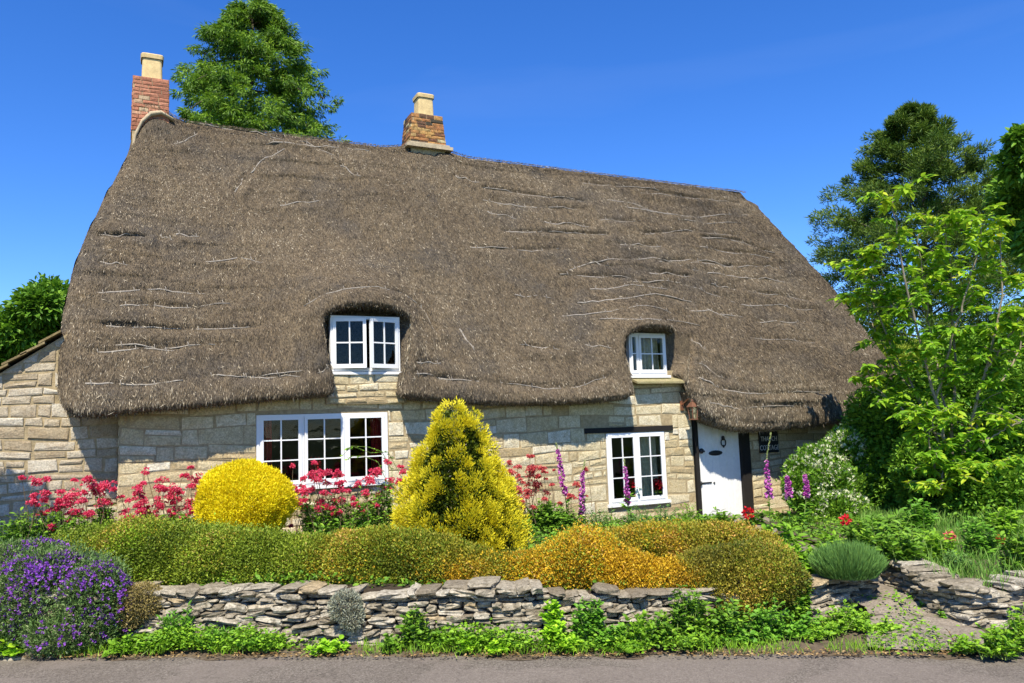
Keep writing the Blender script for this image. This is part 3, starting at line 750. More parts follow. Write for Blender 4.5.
def frame_(x0, x1, z0, z1, y, splits=(), w=.055, d=.09, sill=True, sillw=.05, label=None):
    mb = MB()
    mb.box((x0, y, z0), (x0 + w, y + d, z1)); mb.box((x1 - w, y, z0), (x1, y + d, z1))
    mb.box((x0 + w, y, z1 - w), (x1 - w, y + d, z1)); mb.box((x0 + w, y, z0), (x1 - w, y + d, z0 + w))
    for s_ in splits: mb.box((s_ - w / 2, y + .003, z0 + w), (s_ + w / 2, y + d - .003, z1 - w))
    o = mb.build('window', 'white', cottage)
    if label: o['label'] = label
    if sill:
        sb = MB(); sb.add([(x0 - .04, y - sillw, z0 - .055), (x1 + .04, y - sillw, z0 - .055), (x1 + .04, y + .1, z0 - .055), (x0 - .04, y + .1, z0 - .055),
                           (x0 - .04, y - sillw, z0 - .012), (x1 + .04, y - sillw, z0 - .012), (x1 + .04, y + .1, z0 - .001), (x0 - .04, y + .1, z0 - .001)],
                          np.array([[0, 3, 2, 1], [4, 5, 6, 7], [0, 1, 5, 4], [1, 2, 6, 5], [2, 3, 7, 6], [3, 0, 4, 7]]))
        sb.build('sill', 'white', o)
    return o
# three-light window
x0, x1, z0, z1 = W1; x0 += .005; x1 -= .005; z0 += .06; z1 -= .005
w = frame_(x0, x1, z0, z1, -.012, [x0 + (x1 - x0) / 3, x0 + (x1 - x0) * 2 / 3], label='white three-light casement window under the left dormer')
for i in range(3):
    a = x0 + .03 + (x1 - x0 - .06) * i / 3 + .022; b_ = x0 + .03 + (x1 - x0 - .06) * (i + 1) / 3 - .022
    casement(w, a, b_, z0 + .03, z1 - .035, -.026, 2, 3, .045)
def curtain(par, x0, x1, z0, z1, y, mat, waves, amp=.03, taper=0):
    k = 40; xx = np.linspace(0, 1, k); rows = []
    for zt in np.linspace(0, 1, 6):
        xw = x0 + (x1 - x0) * xx * (1 - taper * (1 - zt))
        rows.append(np.stack([xw, y + amp * np.sin(xx * waves * 6.28 + zt) + .01 * np.sin(xx * 31), np.full(k, z0 + (z1 - z0) * zt)], -1))
    A = np.array(rows); ii = np.arange(6 * k).reshape(6, k); mb = MB()
    mb.add(A.reshape(-1, 3), np.stack([ii[:-1, :-1], ii[:-1, 1:], ii[1:, 1:], ii[1:, :-1]], -1).reshape(-1, 4)); return mb.build('curtain', mat, par, True)
curtain(w, 3.44, 3.62, z0, z1, .16, 'redcurtain', 3)
curtain(w, 1.76, 1.95, z0, z1, .17, 'redcurtain', 3)
# two-light window by the door
x0, x1, z0, z1 = W2; x0 += .005; x1 -= .005; z0 += .06; z1 -= .005
w = frame_(x0, x1, z0, z1, -.012, [(x0 + x1) / 2], label='white two-light casement window beside the front door')
for i in range(2):
    a = x0 + .03 + (x1 - x0 - .06) * i / 2 + .022; b_ = x0 + .03 + (x1 - x0 - .06) * (i + 1) / 2 - .022
    casement(w, a, b_, z0 + .03, z1 - .035, -.026, 2, 3, .045)
curtain(w, 8.33, 8.80, z0, z1, .16, 'lace', 6, .022)
# left dormer, both casements standing open
x0, x1, z0, z1 = 2.775, 3.865, 2.94, 3.79
w = frame_(x0, x1, z0, z1, -.055, (), .05, .1, True, .05, label='small dormer window with both white casements ajar')
casement(w, x0 + .03, x0 + .53, z0 + .04, z1 - .045, -.075, 2, 2, .05, .02, 'l', 14)
casement(w, x1 - .53, x1 - .03, z0 + .04, z1 - .045, -.075, 2, 2, .05, .02, 'r', 16)
# right dormer
x0, x1, z0, z1 = 8.205, 9.02, 2.87, 3.64
w = frame_(x0, x1, z0, z1, -.01, [8.40], .05, .1, True, .06, label='smallest dormer window tucked into the thatch above the door side')
casement(w, x0 + .03, 8.385, z0 + .04, z1 - .045, -.024, 1, 2, .035)
casement(w, 8.415, x1 - .03, z0 + .04, z1 - .045, -.024, 2, 2, .045)
curtain(w, 8.6, 8.8, z0, z1, .16, 'lace', 3, .02); curtain(w, 8.84, 8.97, z0, z1, .17, 'lace', 2, .02)
mb = MB(); mb.add([(8.20, -.22, 2.70), (9.30, -.22, 2.70), (9.30, .1, 2.80), (8.20, .1, 2.80), (8.20, -.22, 2.735), (9.30, -.22, 2.735), (9.30, .1, 2.855), (8.20, .1, 2.855)],
                  np.array([[0, 3, 2, 1], [4, 5, 6, 7], [0, 1, 5, 4], [1, 2, 6, 5], [2, 3, 7, 6], [3, 0, 4, 7]]))
mb.build('stone_sill', 'sillstone', cottage)

# ------------------------------------------------------------------ door
mb = MB(); mb.box((9.64, .02, .10), (10.64, .07, 2.12))
for x in np.linspace(9.64, 10.64, 7)[1:-1]: mb.box((x - .003, .014, .12), (x + .003, .02, 2.1))
door = mb.build('front_door', 'doorwhite', cottage)
mb = MB(); mb.box((9.55, -.03, .05), (9.635, .12, 2.2)); mb.box((10.645, -.045, .05), (10.86, .12, 2.2)); mb.box((9.635, -.02, 2.12), (10.645, .12, 2.2))
mb.build('door_frame', 'timber', cottage)
mb = MB(); mb.box((9.5, -.4, .0), (10.9, .02, .1)); mb.build('doorstep', 'sillstone', cottage)
kn = onY(723, 442, 0); lp = onY(716, 453, 0); lk = onY(699.5, 451, 0); lt = onY(705, 483, 0)
mb = MB(); t = np.linspace(0, 6.28, 17)
mb.tube(np.stack([kn[0] + .055 * np.sin(t), np.full(17, -.012), kn[2] + .07 * np.cos(t) - .01], -1), .012, 6); mb.blob((kn[0], -.01, kn[2] + .075), (.035, .03, .045)); mb.blob((kn[0], -.01, kn[2] - .08), (.02, .02, .03))
mb.build('knocker', 'iron', door, True)
mb = MB(); mb.blob((lp[0], .012, lp[2]), (.17, .018, .05), seg=16); mb.box((lp[0] - .1, -.01, lp[2] - .02), (lp[0] + .1, .0, lp[2] + .02)); mb.build('letter_plate', 'iron', door, False)
mb = MB(); mb.blob((lk[0] + .03, -.02, lk[2]), (.05, .04, .05)); mb.blob((lk[0] + .09, .0, lk[2] - .01), (.04, .02, .02)); mb.build('handle', 'iron', door, True)
mb = MB(); mb.box((9.66, .005, lt[2] - .012), (9.92, .018, lt[2] + .012)); mb.blob((9.66, .0, lt[2]), (.03, .03, .04)); mb.blob((9.98, .008, lt[2] - .01), (.022, .014, .016)); mb.build('latch', 'iron', door)
for z in (2.02,):
    mb = MB(); mb.box((9.72, .005, z), (10.55, .018, z + .02)); mb.build('strap_hinge', 'iron', door)

# ------------------------------------------------------------------ chimneys
def chimney(x0, x1, y0, y1, z0, z1, mat, potx, pot_h, taper, base, label):
    mb = MB(); W_ = x1 - x0; H_ = z1 - z0
    tp = lambda v: np.stack([(x0 + x1) / 2 + (v[:, 0] - (x0 + x1) / 2) * (1 - taper * np.clip((v[:, 2] - z0) / H_, 0, 1)), (y0 + y1) / 2 + (v[:, 1] - (y0 + y1) / 2) * (1 - taper * np.clip((v[:, 2] - z0) / H_, 0, 1)), v[:, 2]], -1)
    kw = dict(ch=(.068, .076), cl=(.14, .23), proud=.006, gap=.005, bev=.008, jt=.002, warp=0)
    walling(mb, x0, x1, z0, z1, [], lambda p: tp(np.stack([p[:, 0], y0 - p[:, 1], p[:, 2]], -1)), seed=31, **kw)
    walling(mb, x0, x1, z0, z1, [], lambda p: tp(np.stack([x0 + x1 - p[:, 0], y1 + p[:, 1], p[:, 2]], -1)), seed=32, **kw)
    walling(mb, y0, y1, z0, z1, [], lambda p: tp(np.stack([x0 - p[:, 1], y0 + y1 - p[:, 0], p[:, 2]], -1)), seed=33, **kw)
    walling(mb, y0, y1, z0, z1, [], lambda p: tp(np.stack([x1 + p[:, 1], p[:, 0], p[:, 2]], -1)), seed=34, **kw)
    o = mb.build('chimney', mat, cottage); o['label'] = label
    c = MB(); c.box((x0 + .002, y0 + .002, z0 - base), (x1 - .002, y1 - .002, z1 - .004)); c.v[0] = tp(c.v[0]); c.build('mortar', 'mortar', o)
    c = MB(); cx, cy, hw = (potx[0] + potx[1]) / 2, (y0 + y1) / 2, (potx[1] - potx[0]) / 2
    for (za, zb, ra, rb) in ((z1 - .01, z1 + pot_h - .09, hw, hw * .93), (z1 + pot_h - .09, z1 + pot_h - .02, hw * 1.06, hw * 1.10), (z1 + pot_h - .02, z1 + pot_h, hw * 1.10, hw * 1.02)):
        an = np.linspace(0, 2 * np.pi, 33)[:-1]
        sq = lambda r: r * np.stack([np.sign(np.cos(an)) * np.abs(np.cos(an)) ** .28, np.sign(np.sin(an)) * np.abs(np.sin(an)) ** .28], -1)
        A = np.concatenate([np.concatenate([sq(ra) + [cx, cy], np.full((32, 1), za)], 1), np.concatenate([sq(rb) + [cx, cy], np.full((32, 1), zb)], 1)])
        j = np.arange(32); c.add(A, [np.stack([j, (j + 1) % 32, 32 + (j + 1) % 32, 32 + j], -1), (32 + j)[None]])
    # flat dark disc on the closed pot, painting the shade of its opening
    c.build('chimney_pot', 'pot', o)
    d = MB(); an = np.linspace(0, 2 * np.pi, 25)[:-1]; d.add(np.stack([cx + hw * .7 * np.cos(an), cy + hw * .7 * np.sin(an), np.full(24, z1 + pot_h + .003)], -1), np.arange(24)[None]); d.build('flue_shade', 'earth', o)
    return o
c1 = chimney(.02, .64, 3.30, 3.95, 7.55, 8.58, 'brick', (.17, .53), .52, .04, 2.2, 'clean red brick chimney at the left gable with a buff square pot')
outer = [(130, 172), (131.5, 150), (134, 133), (141, 119), (150, 110.5), (161, 109.5), (173, 117)]
inner = [(133, 174), (134.5, 152), (136.5, 136), (143, 122.5), (151.5, 115), (161.5, 113.5), (174, 120)]
mb = MB(); A = np.array([onY(x, y, 3.27) for x, y in outer]); B = np.array([onY(x, y, 3.25) for x, y in inner]); k = len(A)
bk = np.array([0, .14, 0]); v = np.concatenate([A + [0, .03, 0], (A + B) / 2 - [0, .03, 0], B, A + bk, B + bk]); i = np.arange(k - 1)
qd = lambda p, q: np.stack([i + p * k, i + 1 + p * k, i + 1 + q * k, i + q * k], -1)
mb.add(v, np.concatenate([qd(0, 1), qd(1, 2), qd(2, 4), qd(3, 0)]))
mb.build('flashing', 'flaunch', c1, True)
c2 = chimney(5.26, 6.06, 3.28, 3.9, 7.98, 8.66, 'oldbrick', (5.50, 5.86), .50, .14, .6, 'mossy weathered brick chimney astride the ridge with a buff square pot')
mb = MB(); mb.box((5.16, 3.19, 7.885), (6.18, 3.98, 7.955)); mb.box((5.21, 3.23, 7.955), (6.12, 3.94, 8.0)); mb.build('flashing', 'flaunch', c2)

# ------------------------------------------------------------------ lantern and name sign (hang on the wall)
lc = onY(693, 411, -.34)
lan = empty('wall_lantern', lc, 'small copper wall lantern on the stone pier left of the front door', 'lantern')
mb = MB(); X, Y, Z = lc
for sx in (-1, 1):
    for sy in (-1, 1): mb.tube([(X + sx * .045, Y + sy * .045, Z - .14), (X + sx * .065, Y + sy * .065, Z + .08)], .009, 5)
an = np.linspace(0, 6.28, 5)[:-1] + .785
mb.add(np.concatenate([np.stack([X + .12 * np.cos(an), Y + .12 * np.sin(an), np.full(4, Z + .075)], -1), np.stack([X + .045 * np.cos(an), Y + .045 * np.sin(an), np.full(4, Z + .16)], -1)]),
       [np.array([[0, 1, 5, 4], [1, 2, 6, 5], [2, 3, 7, 6], [3, 0, 4, 7], [3, 2, 1, 0], [4, 5, 6, 7]])])
mb.blob((X, Y, Z + .185), (.022, .022, .035)); mb.box((X - .06, Y - .06, Z - .16), (X + .06, Y + .06, Z - .14)); mb.build('cage', 'copper', lan)
mb = MB(); mb.box((X - .045, Y - .045, Z - .138), (X + .045, Y + .045, Z + .07)); mb.build('pane', 'glass', lan)
mb = MB(); mb.tube([(X, Y, Z + .17), (X, Y + .05, Z + .235), (X, Y + .13, Z + .22), (X, -.02, Z + .12)], .011, 6); mb.box((X - .035, -.035, Z + .02), (X + .035, -.018, Z + .2)); mb.build('bracket', 'copper', lan)
a = onY(757, 432, 0); b_ = onY(777, 452, 0)
sg = empty('name_sign', ((a[0] + b_[0]) / 2, -.04, (a[2] + b_[2]) / 2), 'black slate house name sign with white capitals under the eaves', 'sign')
mb = MB(); mb.box((a[0], -.055, b_[2]), (b_[0], -.03, a[2])); mb.build('plate', 'slate', sg)
for txt, fz in (('THATCH', .66), ('COTTAGE', .24)):
    cu_ = bpy.data.curves.new('lettering', 'FONT'); cu_.body = txt; cu_.align_x = 'CENTER'; cu_.size = .135; cu_.extrude = .002
    cu_.materials.append(MAT['lettering']); tmp = bpy.data.objects.new('lettering_outline', cu_); COL.objects.link(tmp); bpy.context.view_layer.update()
    me = bpy.data.meshes.new_from_object(tmp.evaluated_get(bpy.context.evaluated_depsgraph_get())); bpy.data.objects.remove(tmp)
    o = bpy.data.objects.new('lettering', me); COL.objects.link(o)
    o.parent = sg; o.matrix_parent_inverse = Matrix.Translation(sg.location).inverted()
    o.location = ((a[0] + b_[0]) / 2, -.0585, b_[2] + (a[2] - b_[2]) * fz - .045); o.rotation_euler = (math.pi / 2, 0, 0); o.scale = (.78, 1, 1)

# ------------------------------------------------------------------ outbuilding at the left
ob = empty('stone_outbuilding', (-2, 1.5, .5), 'low stone lean-to with mossy sloping tile roof against the left end', 'outbuilding')
ta = onY(0, 371, .3); tb_ = onY(58, 337, .3); sl_ = (tb_[2] - ta[2]) / (tb_[0] - ta[0])
top = lambda x: np.where(np.asarray(x) > -.70, np.minimum(2.42, ta[2] + (np.asarray(x) - ta[0]) * sl_ - .03), ta[2] + (np.asarray(x) - ta[0]) * sl_ - .03)
wb = MB(); walling(wb, -5.2, WL, -.1, 4.6, [], lambda p: np.stack([p[:, 0], .3 - p[:, 1], p[:, 2]], -1), (.10, .21), (.16, .46), top=top, seed=51)
o = wb.build('wall', 'wingstone', ob)
mb = MB(); x_ = -5.2; xm = -.72; xe = WL - .003; tz = lambda x: float(ta[2] + (x - ta[0]) * sl_ - .03)
for (xa, xb, za, zb) in ((x_, xm, tz(x_), tz(xm)), (xm, xe, 2.45, 2.45)):
    mb.add([(xa, .305, -.4), (xb, .305, -.4), (xb, .305, zb), (xa, .305, za), (xa, 4, -.4), (xb, 4, -.4), (xb, 4, zb), (xa, 4, za)],
           np.array([[0, 1, 2, 3], [5, 4, 7, 6], [4, 0, 3, 7], [1, 5, 6, 2]]))
mb.build('mortar', 'mortar', o)
rf = MB(); k = 22
for r in range(k):                                            # overlapping stone tiles in courses up the slope
    xa = -5.35 + 4.50 * r / k; xb = xa + 4.50 / k * 1.35
    y = .2
    while y < 4.1:
        wy = rng.uniform(.22, .38); za, zb = tz(xa) + .05, tz(xb) + .05
        th_ = .03; j = rng.uniform(-.008, .012)
        rf.add([(xa, y, za + j + .02), (min(xb, -.80), y, zb + j - .012), (min(xb, -.80), y + wy - .01, zb + j - .012), (xa, y + wy - .01, za + j + .02),
                (xa, y, za + j + .02 + th_), (min(xb, -.80), y, zb + j - .012 + th_), (min(xb, -.80), y + wy - .01, zb + j - .012 + th_), (xa, y + wy - .01, za + j + .02 + th_)],
               np.array([[0, 3, 2, 1], [4, 5, 6, 7], [0, 1, 5, 4], [1, 2, 6, 5], [2, 3, 7, 6], [3, 0, 4, 7]]), rng.uniform(.1, .9))
        y += wy
rf.build('roof', 'coping', ob)

# ================================================================== GROUND, ROAD, PATH
NRM = np.array([.537, .844, 0]); TAN = np.array([.844, -.537, 0]); ED = -2.9
def atC(x, y, c):                        # a point on the upright plane c metres behind the road's edge
    d = ray(x, y); return EYE + d * ((ED + c) - EYE @ NRM) / (d @ NRM)
def rd(s, c, z): return TAN * s + NRM * (ED + c) + np.array([0, 0, z])
def gz_(x, y): return np.clip(.53 - .033 * np.asarray(x), .16, .56) + 0 * np.asarray(y)

def sheet(name, A, mat, kind='structure'):
    A = np.asarray(A); h, w = A.shape[:2]; ii = np.arange(h * w).reshape(h, w); mb = MB()
    mb.add(A.reshape(-1, 3), np.stack([ii[:-1, :-1], ii[:-1, 1:], ii[1:, 1:], ii[1:, :-1]], -1).reshape(-1, 4))
    o = mb.build(name, mat, None, True); o['kind'] = kind; return o
g = np.concatenate([np.linspace(-900, -30, 12), np.linspace(-25, 35, 61), np.linspace(45, 900, 12)])
sheet('ground', [[(x, y, -.06 + (0.0 if abs(x) < 40 and abs(y) < 40 else .02 * math.sin(x * .05))) for x in g] for y in g], 'ground')
ss = np.concatenate([np.linspace(-80, -6, 20), np.linspace(-5.8, 13, 230), np.linspace(13.5, 80, 20)])
def edge_c(s): return .05 * np.sin(s * 1.9) + .03 * np.sin(s * 5.3 + 1) + .02 * np.sin(s * 13.1)
sheet('road', [[rd(s, (edge_c(s) - .02 if k == 0 else -5.4 * k / 14), .004 - .02 * ((k / 14 - .5) * 2) ** 2 + .02) for s in ss] for k in range(15)][::-1], 'road')
# the lane's soft earthy edge
sheet('verge', [[rd(s, -.10 + (.75 + 1.5 * min(1, max(0, (s - 4.8) / 3))) * k / 5 + (edge_c(s) if k == 0 else 0), .0 + .035 * min(k, 2) / 2 + .012 * math.sin(s * 7 + k * 2)) for s in ss[18:252]] for k in range(6)][::-1], 'soil')

# boundary lines of the two garden walls, from their feet
LW = [onZ(x, y, .05)[:2] for x, y in [(60, 652), (110, 641), (200, 642), (350, 644), (512, 644), (640, 638), (760, 626), (880, 607)]]
LW = [LW[0] + (LW[0] - LW[3]) * 1.1] + LW
LW += [(7.12, -5.75), (7.05, -5.3)]
LWT = [.60, .60, .55, .52, .56, .52, .46, .42, .38, .38, .36]
RW = [(7.85, -5.2), (7.50, -5.62), (7.24, -6.10), (6.98, -6.65), (6.92, -7.05), (7.25, -7.2), (8.0, -7.28), (9.2, -7.6), (11.5, -8.8)]
RWT = [.46, .45, .44, .43, .42, .42, .42, .42, .41]
LW = np.array(LW); RW = np.array(RW)

def fillet(line, back, name, zf, n=16):
    """garden soil from a wall line back to a second line"""
    t = np.linspace(0, 1, 90); cl = np.concatenate([[0], np.cumsum(np.hypot(*np.diff(line, axis=0).T))]); cl /= cl[-1]
    cb = np.linspace(0, 1, len(back))
    a = np.stack([np.interp(t, cl, line[:, i]) for i in (0, 1)], -1); b = np.stack([np.interp(t, cb, np.array(back)[:, i]) for i in (0, 1)], -1)
    return sheet(name, [[(*(a[i] * (1 - w) + b[i] * w), zf(a[i] * (1 - w) + b[i] * w, w)) for i in range(90)] for w in np.linspace(.0, 1, n)], 'soil')
bump_ = lambda p: .03 * math.sin(p[0] * 3.1 + p[1] * 2) + .02 * math.sin(p[0] * 7 - p[1] * 5)
inL = LW[:9] + np.array([.12, .22])
fillet(inL, [(-6.5, .4), (-.1, .4), (3, .05), (7, .05), (11, .05)], 'garden_soil', lambda p, w: float(gz_(p[0], 0)) * (1 if w > .03 else .92) + bump_(p))
inR = RW + np.array([.25, .12])
fillet(inR[::1], [(9.5, -.2), (13, .2), (18, -1), (20, -4), (22, -8)], 'lawn', lambda p, w: .36 - .18 * w + bump_(p))
PX = [onZ(935, 652, .02)[:2], onZ(925, 632, .05)[:2], onZ(908, 617, .08)[:2], onZ(888, 605, .13)[:2], (7.35, -5.2), (7.7, -4.2), (8.8, -2.4), (10.2, -.4)]
PX = np.array(PX); wd = [.52, .48, .36, .28, .3, .4, .5, .5]; pz = [.028, .05, .09, .15, .22, .27, .24, .22]
t = np.linspace(0, 7, 60); cx = np.stack([np.interp(t, range(8), PX[:, i]) for i in (0, 1)], -1); tg = nz(np.gradient(cx, axis=0)); nn2 = np.stack([tg[:, 1], -tg[:, 0]], -1)
sheet('path', [[(*(cx[i] + nn2[i] * np.interp(t[i], range(8), wd) * w), np.interp(t[i], range(8), pz) + .01 + .012 * math.sin(i * 1.3 + w * 3)) for i in range(60)] for w in np.linspace(-1, 1, 9)][::-1], 'path')

# ------------------------------------------------------------------ dry stone walls
def drywall(name, label, line, tops, seed, side=1):
    g = np.random.default_rng(seed)
    root = empty(name, (*line[len(line) // 2], .05), label, 'garden wall')
    cl = np.concatenate([[0], np.cumsum(np.hypot(*np.diff(line, axis=0).T))]); Lg = cl[-1]
    def at(s): return np.array([np.interp(s, cl, line[:, 0]), np.interp(s, cl, line[:, 1])])
    mb = MB(); z = .0; th_ = np.linspace(0, np.pi, 7)[1:-1]; ph = np.arange(12) * 2 * np.pi / 12
    pw = lambda c, e: np.sign(c) * np.abs(c) ** e
    base = np.concatenate([np.stack([pw(np.sin(th_)[:, None], .4) * pw(np.cos(ph), .32), pw(np.sin(th_)[:, None], .4) * pw(np.sin(ph), .32), pw(np.cos(th_), .38)[:, None] + 0 * ph], -1).reshape(-1, 3), [[0, 0, 1.], [0, 0, -1.]]])
    i = np.arange(4)[:, None] * 12; j = np.arange(12)[None]
    q = np.stack([i + j, i + 12 + j, i + 12 + (j + 1) % 12, i + (j + 1) % 12], -1).reshape(-1, 4); j = np.arange(12)
    t1 = np.stack([j * 0 + 60, j, (j + 1) % 12], -1); t2 = np.stack([j * 0 + 61, 48 + (j + 1) % 12, 48 + j], -1)
    row = 0
    while z < max(tops) + .02:
        h = g.uniform(.03, .064); s = -g.uniform(0, .2)
        while s < Lg:
            l = g.uniform(.09, .28); c = s + l / 2; s += l + g.uniform(-.004, .008)
            if not 0 <= c <= Lg: continue
            tp = np.interp(c, cl, tops) + g.uniform(-.03, .02)
            if z + h * .5 > tp: continue
            a = at(max(0, c - .08)); b_ = at(min(Lg, c + .08)); tgv = (b_ - a) / (np.hypot(*(b_ - a)) + 1e-9); nv = np.array([tgv[1], -tgv[0]]) * side
            hh = h * g.uniform(.8, 1.15); dep = g.uniform(.10, .16)
            v = base * (1 + .16 * lump(base * [1.3, 1, .8], 2.6, int(g.integers(1e6)), 2)[:, None]) + g.normal(0, .07, (62, 3)); v = v * [l / 2 * 1.03, dep, hh / 2 * 1.02]
            tilt = g.normal(0, .09); v[:, 2] += v[:, 0] * tilt
            p = at(c) - nv * (.10 + .10 * (z / .5)) + nv * g.uniform(-.018, .03)
            zz_ = z + h / 2 + .028 * math.sin(c * 2.1 + seed) + .012 * math.sin(c * 6.3 + row)
            top_stone = z + 1.6 * h > tp
            if top_stone: v[:, 1] *= 1.45; v[:, 0] *= 1.05
            W_ = np.stack([p[0] + v[:, 0] * tgv[0] + v[:, 1] * nv[0], p[1] + v[:, 0] * tgv[1] + v[:, 1] * nv[1], zz_ + v[:, 2]], -1)
            mb.add(W_, [q, t1, t2], np.clip(g.normal(.45, .27), 0, 1))
        z += h * .95; row += 1
    mb.build('stones', 'drystone', root)
    cm = MB(); rows = [[], [], [], []]
    for s in np.linspace(0, Lg, 60):
        a = at(max(0, s - .05)); b_ = at(min(Lg, s + .05)); tgv = (b_ - a) / np.hypot(*(b_ - a)); nv = np.array([tgv[1], -tgv[0]]) * side; p = at(s); tp = np.interp(s, cl, tops) - .05
        for r, (o_, zz_) in enumerate(((-.06, -.05), (-.19, tp), (-.42, tp + .01), (-.46, -.05))): rows[r].append((*(p + nv * o_), zz_))
    A = np.array(rows); ii = np.arange(240).reshape(4, 60); cm.add(A.reshape(-1, 3), np.stack([ii[:-1, :-1], ii[:-1, 1:], ii[1:, 1:], ii[1:, :-1]], -1).reshape(-1, 4))
    cm.build('core', 'earth', root)
    return root
drywall('dry_stone_wall', 'long low dry stone wall under the clipped hedge beside the lane', LW, LWT, 5)
drywall('dry_stone_wall', 'short curved dry stone wall right of the path with lawn on top', RW, RWT, 6, 1)

# ================================================================== PLANTS
def ell(x, y, rx, ry, P, dr=1.0):
    """an ellipsoid whose outline has this size where it stands at point P"""
    D = (P - EYE) @ cf; return (P, (rx * D / F, rx * D / F * dr, ry * D / F))
def stems(mb, base, tops, r=.008, bend=.12):
    for tp in tops:
        tp = np.asarray(tp); m_ = (base + tp) / 2 + rng.normal(0, bend * np.linalg.norm(tp - base) * .5, 3)
        b0 = base + rng.normal(0, .03, 3) * [1, 1, 0]; t = np.linspace(0, 1, 6)[:, None]
        mb.tube(b0 * (1 - t) ** 2 + m_ * 2 * t * (1 - t) + tp * t ** 2, np.linspace(r, r * .45, 6), 5)
def shrub(name, label, cat, ells, mat, dens, Ln, Wd, basez, group=None, seed=1, stemmat='bark', nst=9, part='foliage', tips=None, **kw):
    C = np.array([e[0] for e in ells]); c = C.mean(0); base = np.array([c[0], c[1], basez])
    root = empty(name, base, label, cat, group)
    mb = MB(); mass(mb, ells, dens, Ln, Wd, seed, zmin=basez - .25, **kw)
    # inner leaves keep the middle from showing daylight
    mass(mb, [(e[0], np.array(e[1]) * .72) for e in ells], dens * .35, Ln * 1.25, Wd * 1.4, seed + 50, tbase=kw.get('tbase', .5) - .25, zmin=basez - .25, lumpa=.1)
    mb.build(part, mat, root)
    if tips:
        for q, (tm_, frac, th_) in enumerate(tips):
            mb = MB(); mass(mb, [(e[0], np.array(e[1]) * 1.015) for e in ells], dens * frac, Ln, Wd, seed, zmin=basez - .25, patch=(seed * 7 + q, th_), **kw); mb.build('new_growth', tm_, root)['kind'] = 'stuff'
    sm = MB(); tops = [e[0] + sph(1)[0] * np.array(e[1]) * rng.uniform(.3, .75) for e in ells for _ in range(max(2, nst // len(ells)))]
    for e in ells:
        b0 = np.array([e[0][0], e[0][1], max(basez, e[0][2] - e[1][2] * .98)])
        stems(sm, b0, [e[0] + sph(1)[0] * np.array(e[1]) * rng.uniform(.4, .8) for _ in range(max(2, nst // len(ells)))], .010)
    sm.build('stem', stemmat, root)
    return root
def petals(mb, c, r, n, Ln, Wd, hemi=True, tb=.5):
    d = sph(n)
    if hemi: d[:, 2] = np.abs(d[:, 2]) * .9 - .15
    leaves(mb, c + d * r * rng.uniform(.5, 1, (n, 1)), d + rng.normal(0, .4, (n, 3)), Ln * rng.uniform(.7, 1.2, n), Wd, tb + rng.normal(0, .22, n) + .2 * d[:, 2], .3)

# ---- the hedge of heathers along the wall
def H(lst): return [ell(x, y, rx, ry, atC(x, y, c), .62) for x, y, rx, ry, c in lst]
def chain(tp, bt, c, step=20, dr=.75):
    tp = np.array(tp, float); bt = np.array(bt, float); out = []
    x = max(tp[0, 0], bt[0, 0]) + 5
    while x < tp[-1, 0] - 2:
        t_ = np.interp(x, tp[:, 0], tp[:, 1]); b_ = np.interp(x, bt[:, 0], bt[:, 1]); ry = (b_ - t_) / 2
        out.append(ell(x, t_ + ry + rng.uniform(-1.5, 1.5), max(24, ry) * rng.uniform(.9, 1.15), ry * rng.uniform(.96, 1.06), atC(x, t_ + ry, c + rng.uniform(-.05, .05)), dr)); x += step * rng.uniform(.8, 1.2)
    return out
kw = dict(lumpk=7, lumpa=.20, flat=.3, upb=.35, out=.55, inner=.5, fuzz=.11, tl=.8, tvar=.16)
shrub('hedge', 'low clipped olive green heather hedge above the wall at the left', 'hedge', chain([(28, 550), (60, 535), (100, 528), (160, 525), (240, 531), (290, 536), (335, 543)], [(28, 585), (60, 592), (110, 590), (200, 592), (260, 594), (330, 588)], .9), 'olive', 15000, .026, .015, .5, tips=[('bronze', .35, .30), ('lime', .12, .30)], seed=3, nst=20, **kw)
shrub('hedge', 'bronze green heather mound between golden dome and golden cone bushes', 'hedge', chain([(298, 543), (345, 536), (380, 531), (420, 532), (470, 545), (512, 555)], [(298, 585), (350, 585), (390, 590), (440, 594), (512, 594)], .88), 'bronze', 15000, .026, .015, .5, tips=[('olive', .6, .05), ('orange', .2, .35)], seed=4, nst=16, **kw)
shrub('hedge', 'bright orange heather mound spilling over the middle of the wall', 'hedge', chain([(458, 560), (500, 554), (530, 553), (560, 544), (580, 534), (605, 541), (650, 558), (705, 566)], [(458, 592), (540, 596), (600, 598), (660, 600), (705, 592)], .86), 'orange', 15000, .025, .014, .45, tips=[('olive', .35, .30), ('bronze', .5, .12)], seed=5, nst=18, **kw)
shrub('hedge', 'green bronze heather mound behind the orange heather below the right window', 'hedge', chain([(590, 536), (620, 528), (660, 527), (700, 523), (740, 526), (775, 540)], [(590, 560), (650, 566), (700, 566), (775, 566)], 1.6), 'bronze', 14000, .026, .015, .4, tips=[('orange', .3, .25), ('olive', .5, .05)], seed=6, nst=12, **kw)
shrub('hedge', 'tall rounded brown green heather mound bulging over the wall near the path', 'hedge', chain([(672, 568), (700, 550), (740, 543), (770, 549), (786, 562), (800, 580)], [(672, 588), (705, 604), (740, 616), (768, 613), (788, 600), (800, 592)], .95, 16, .8), 'brownhedge', 15500, .025, .014, .35, tips=[('olive', .5, .1), ('bronze', .4, .1)], seed=7, nst=16, **kw)

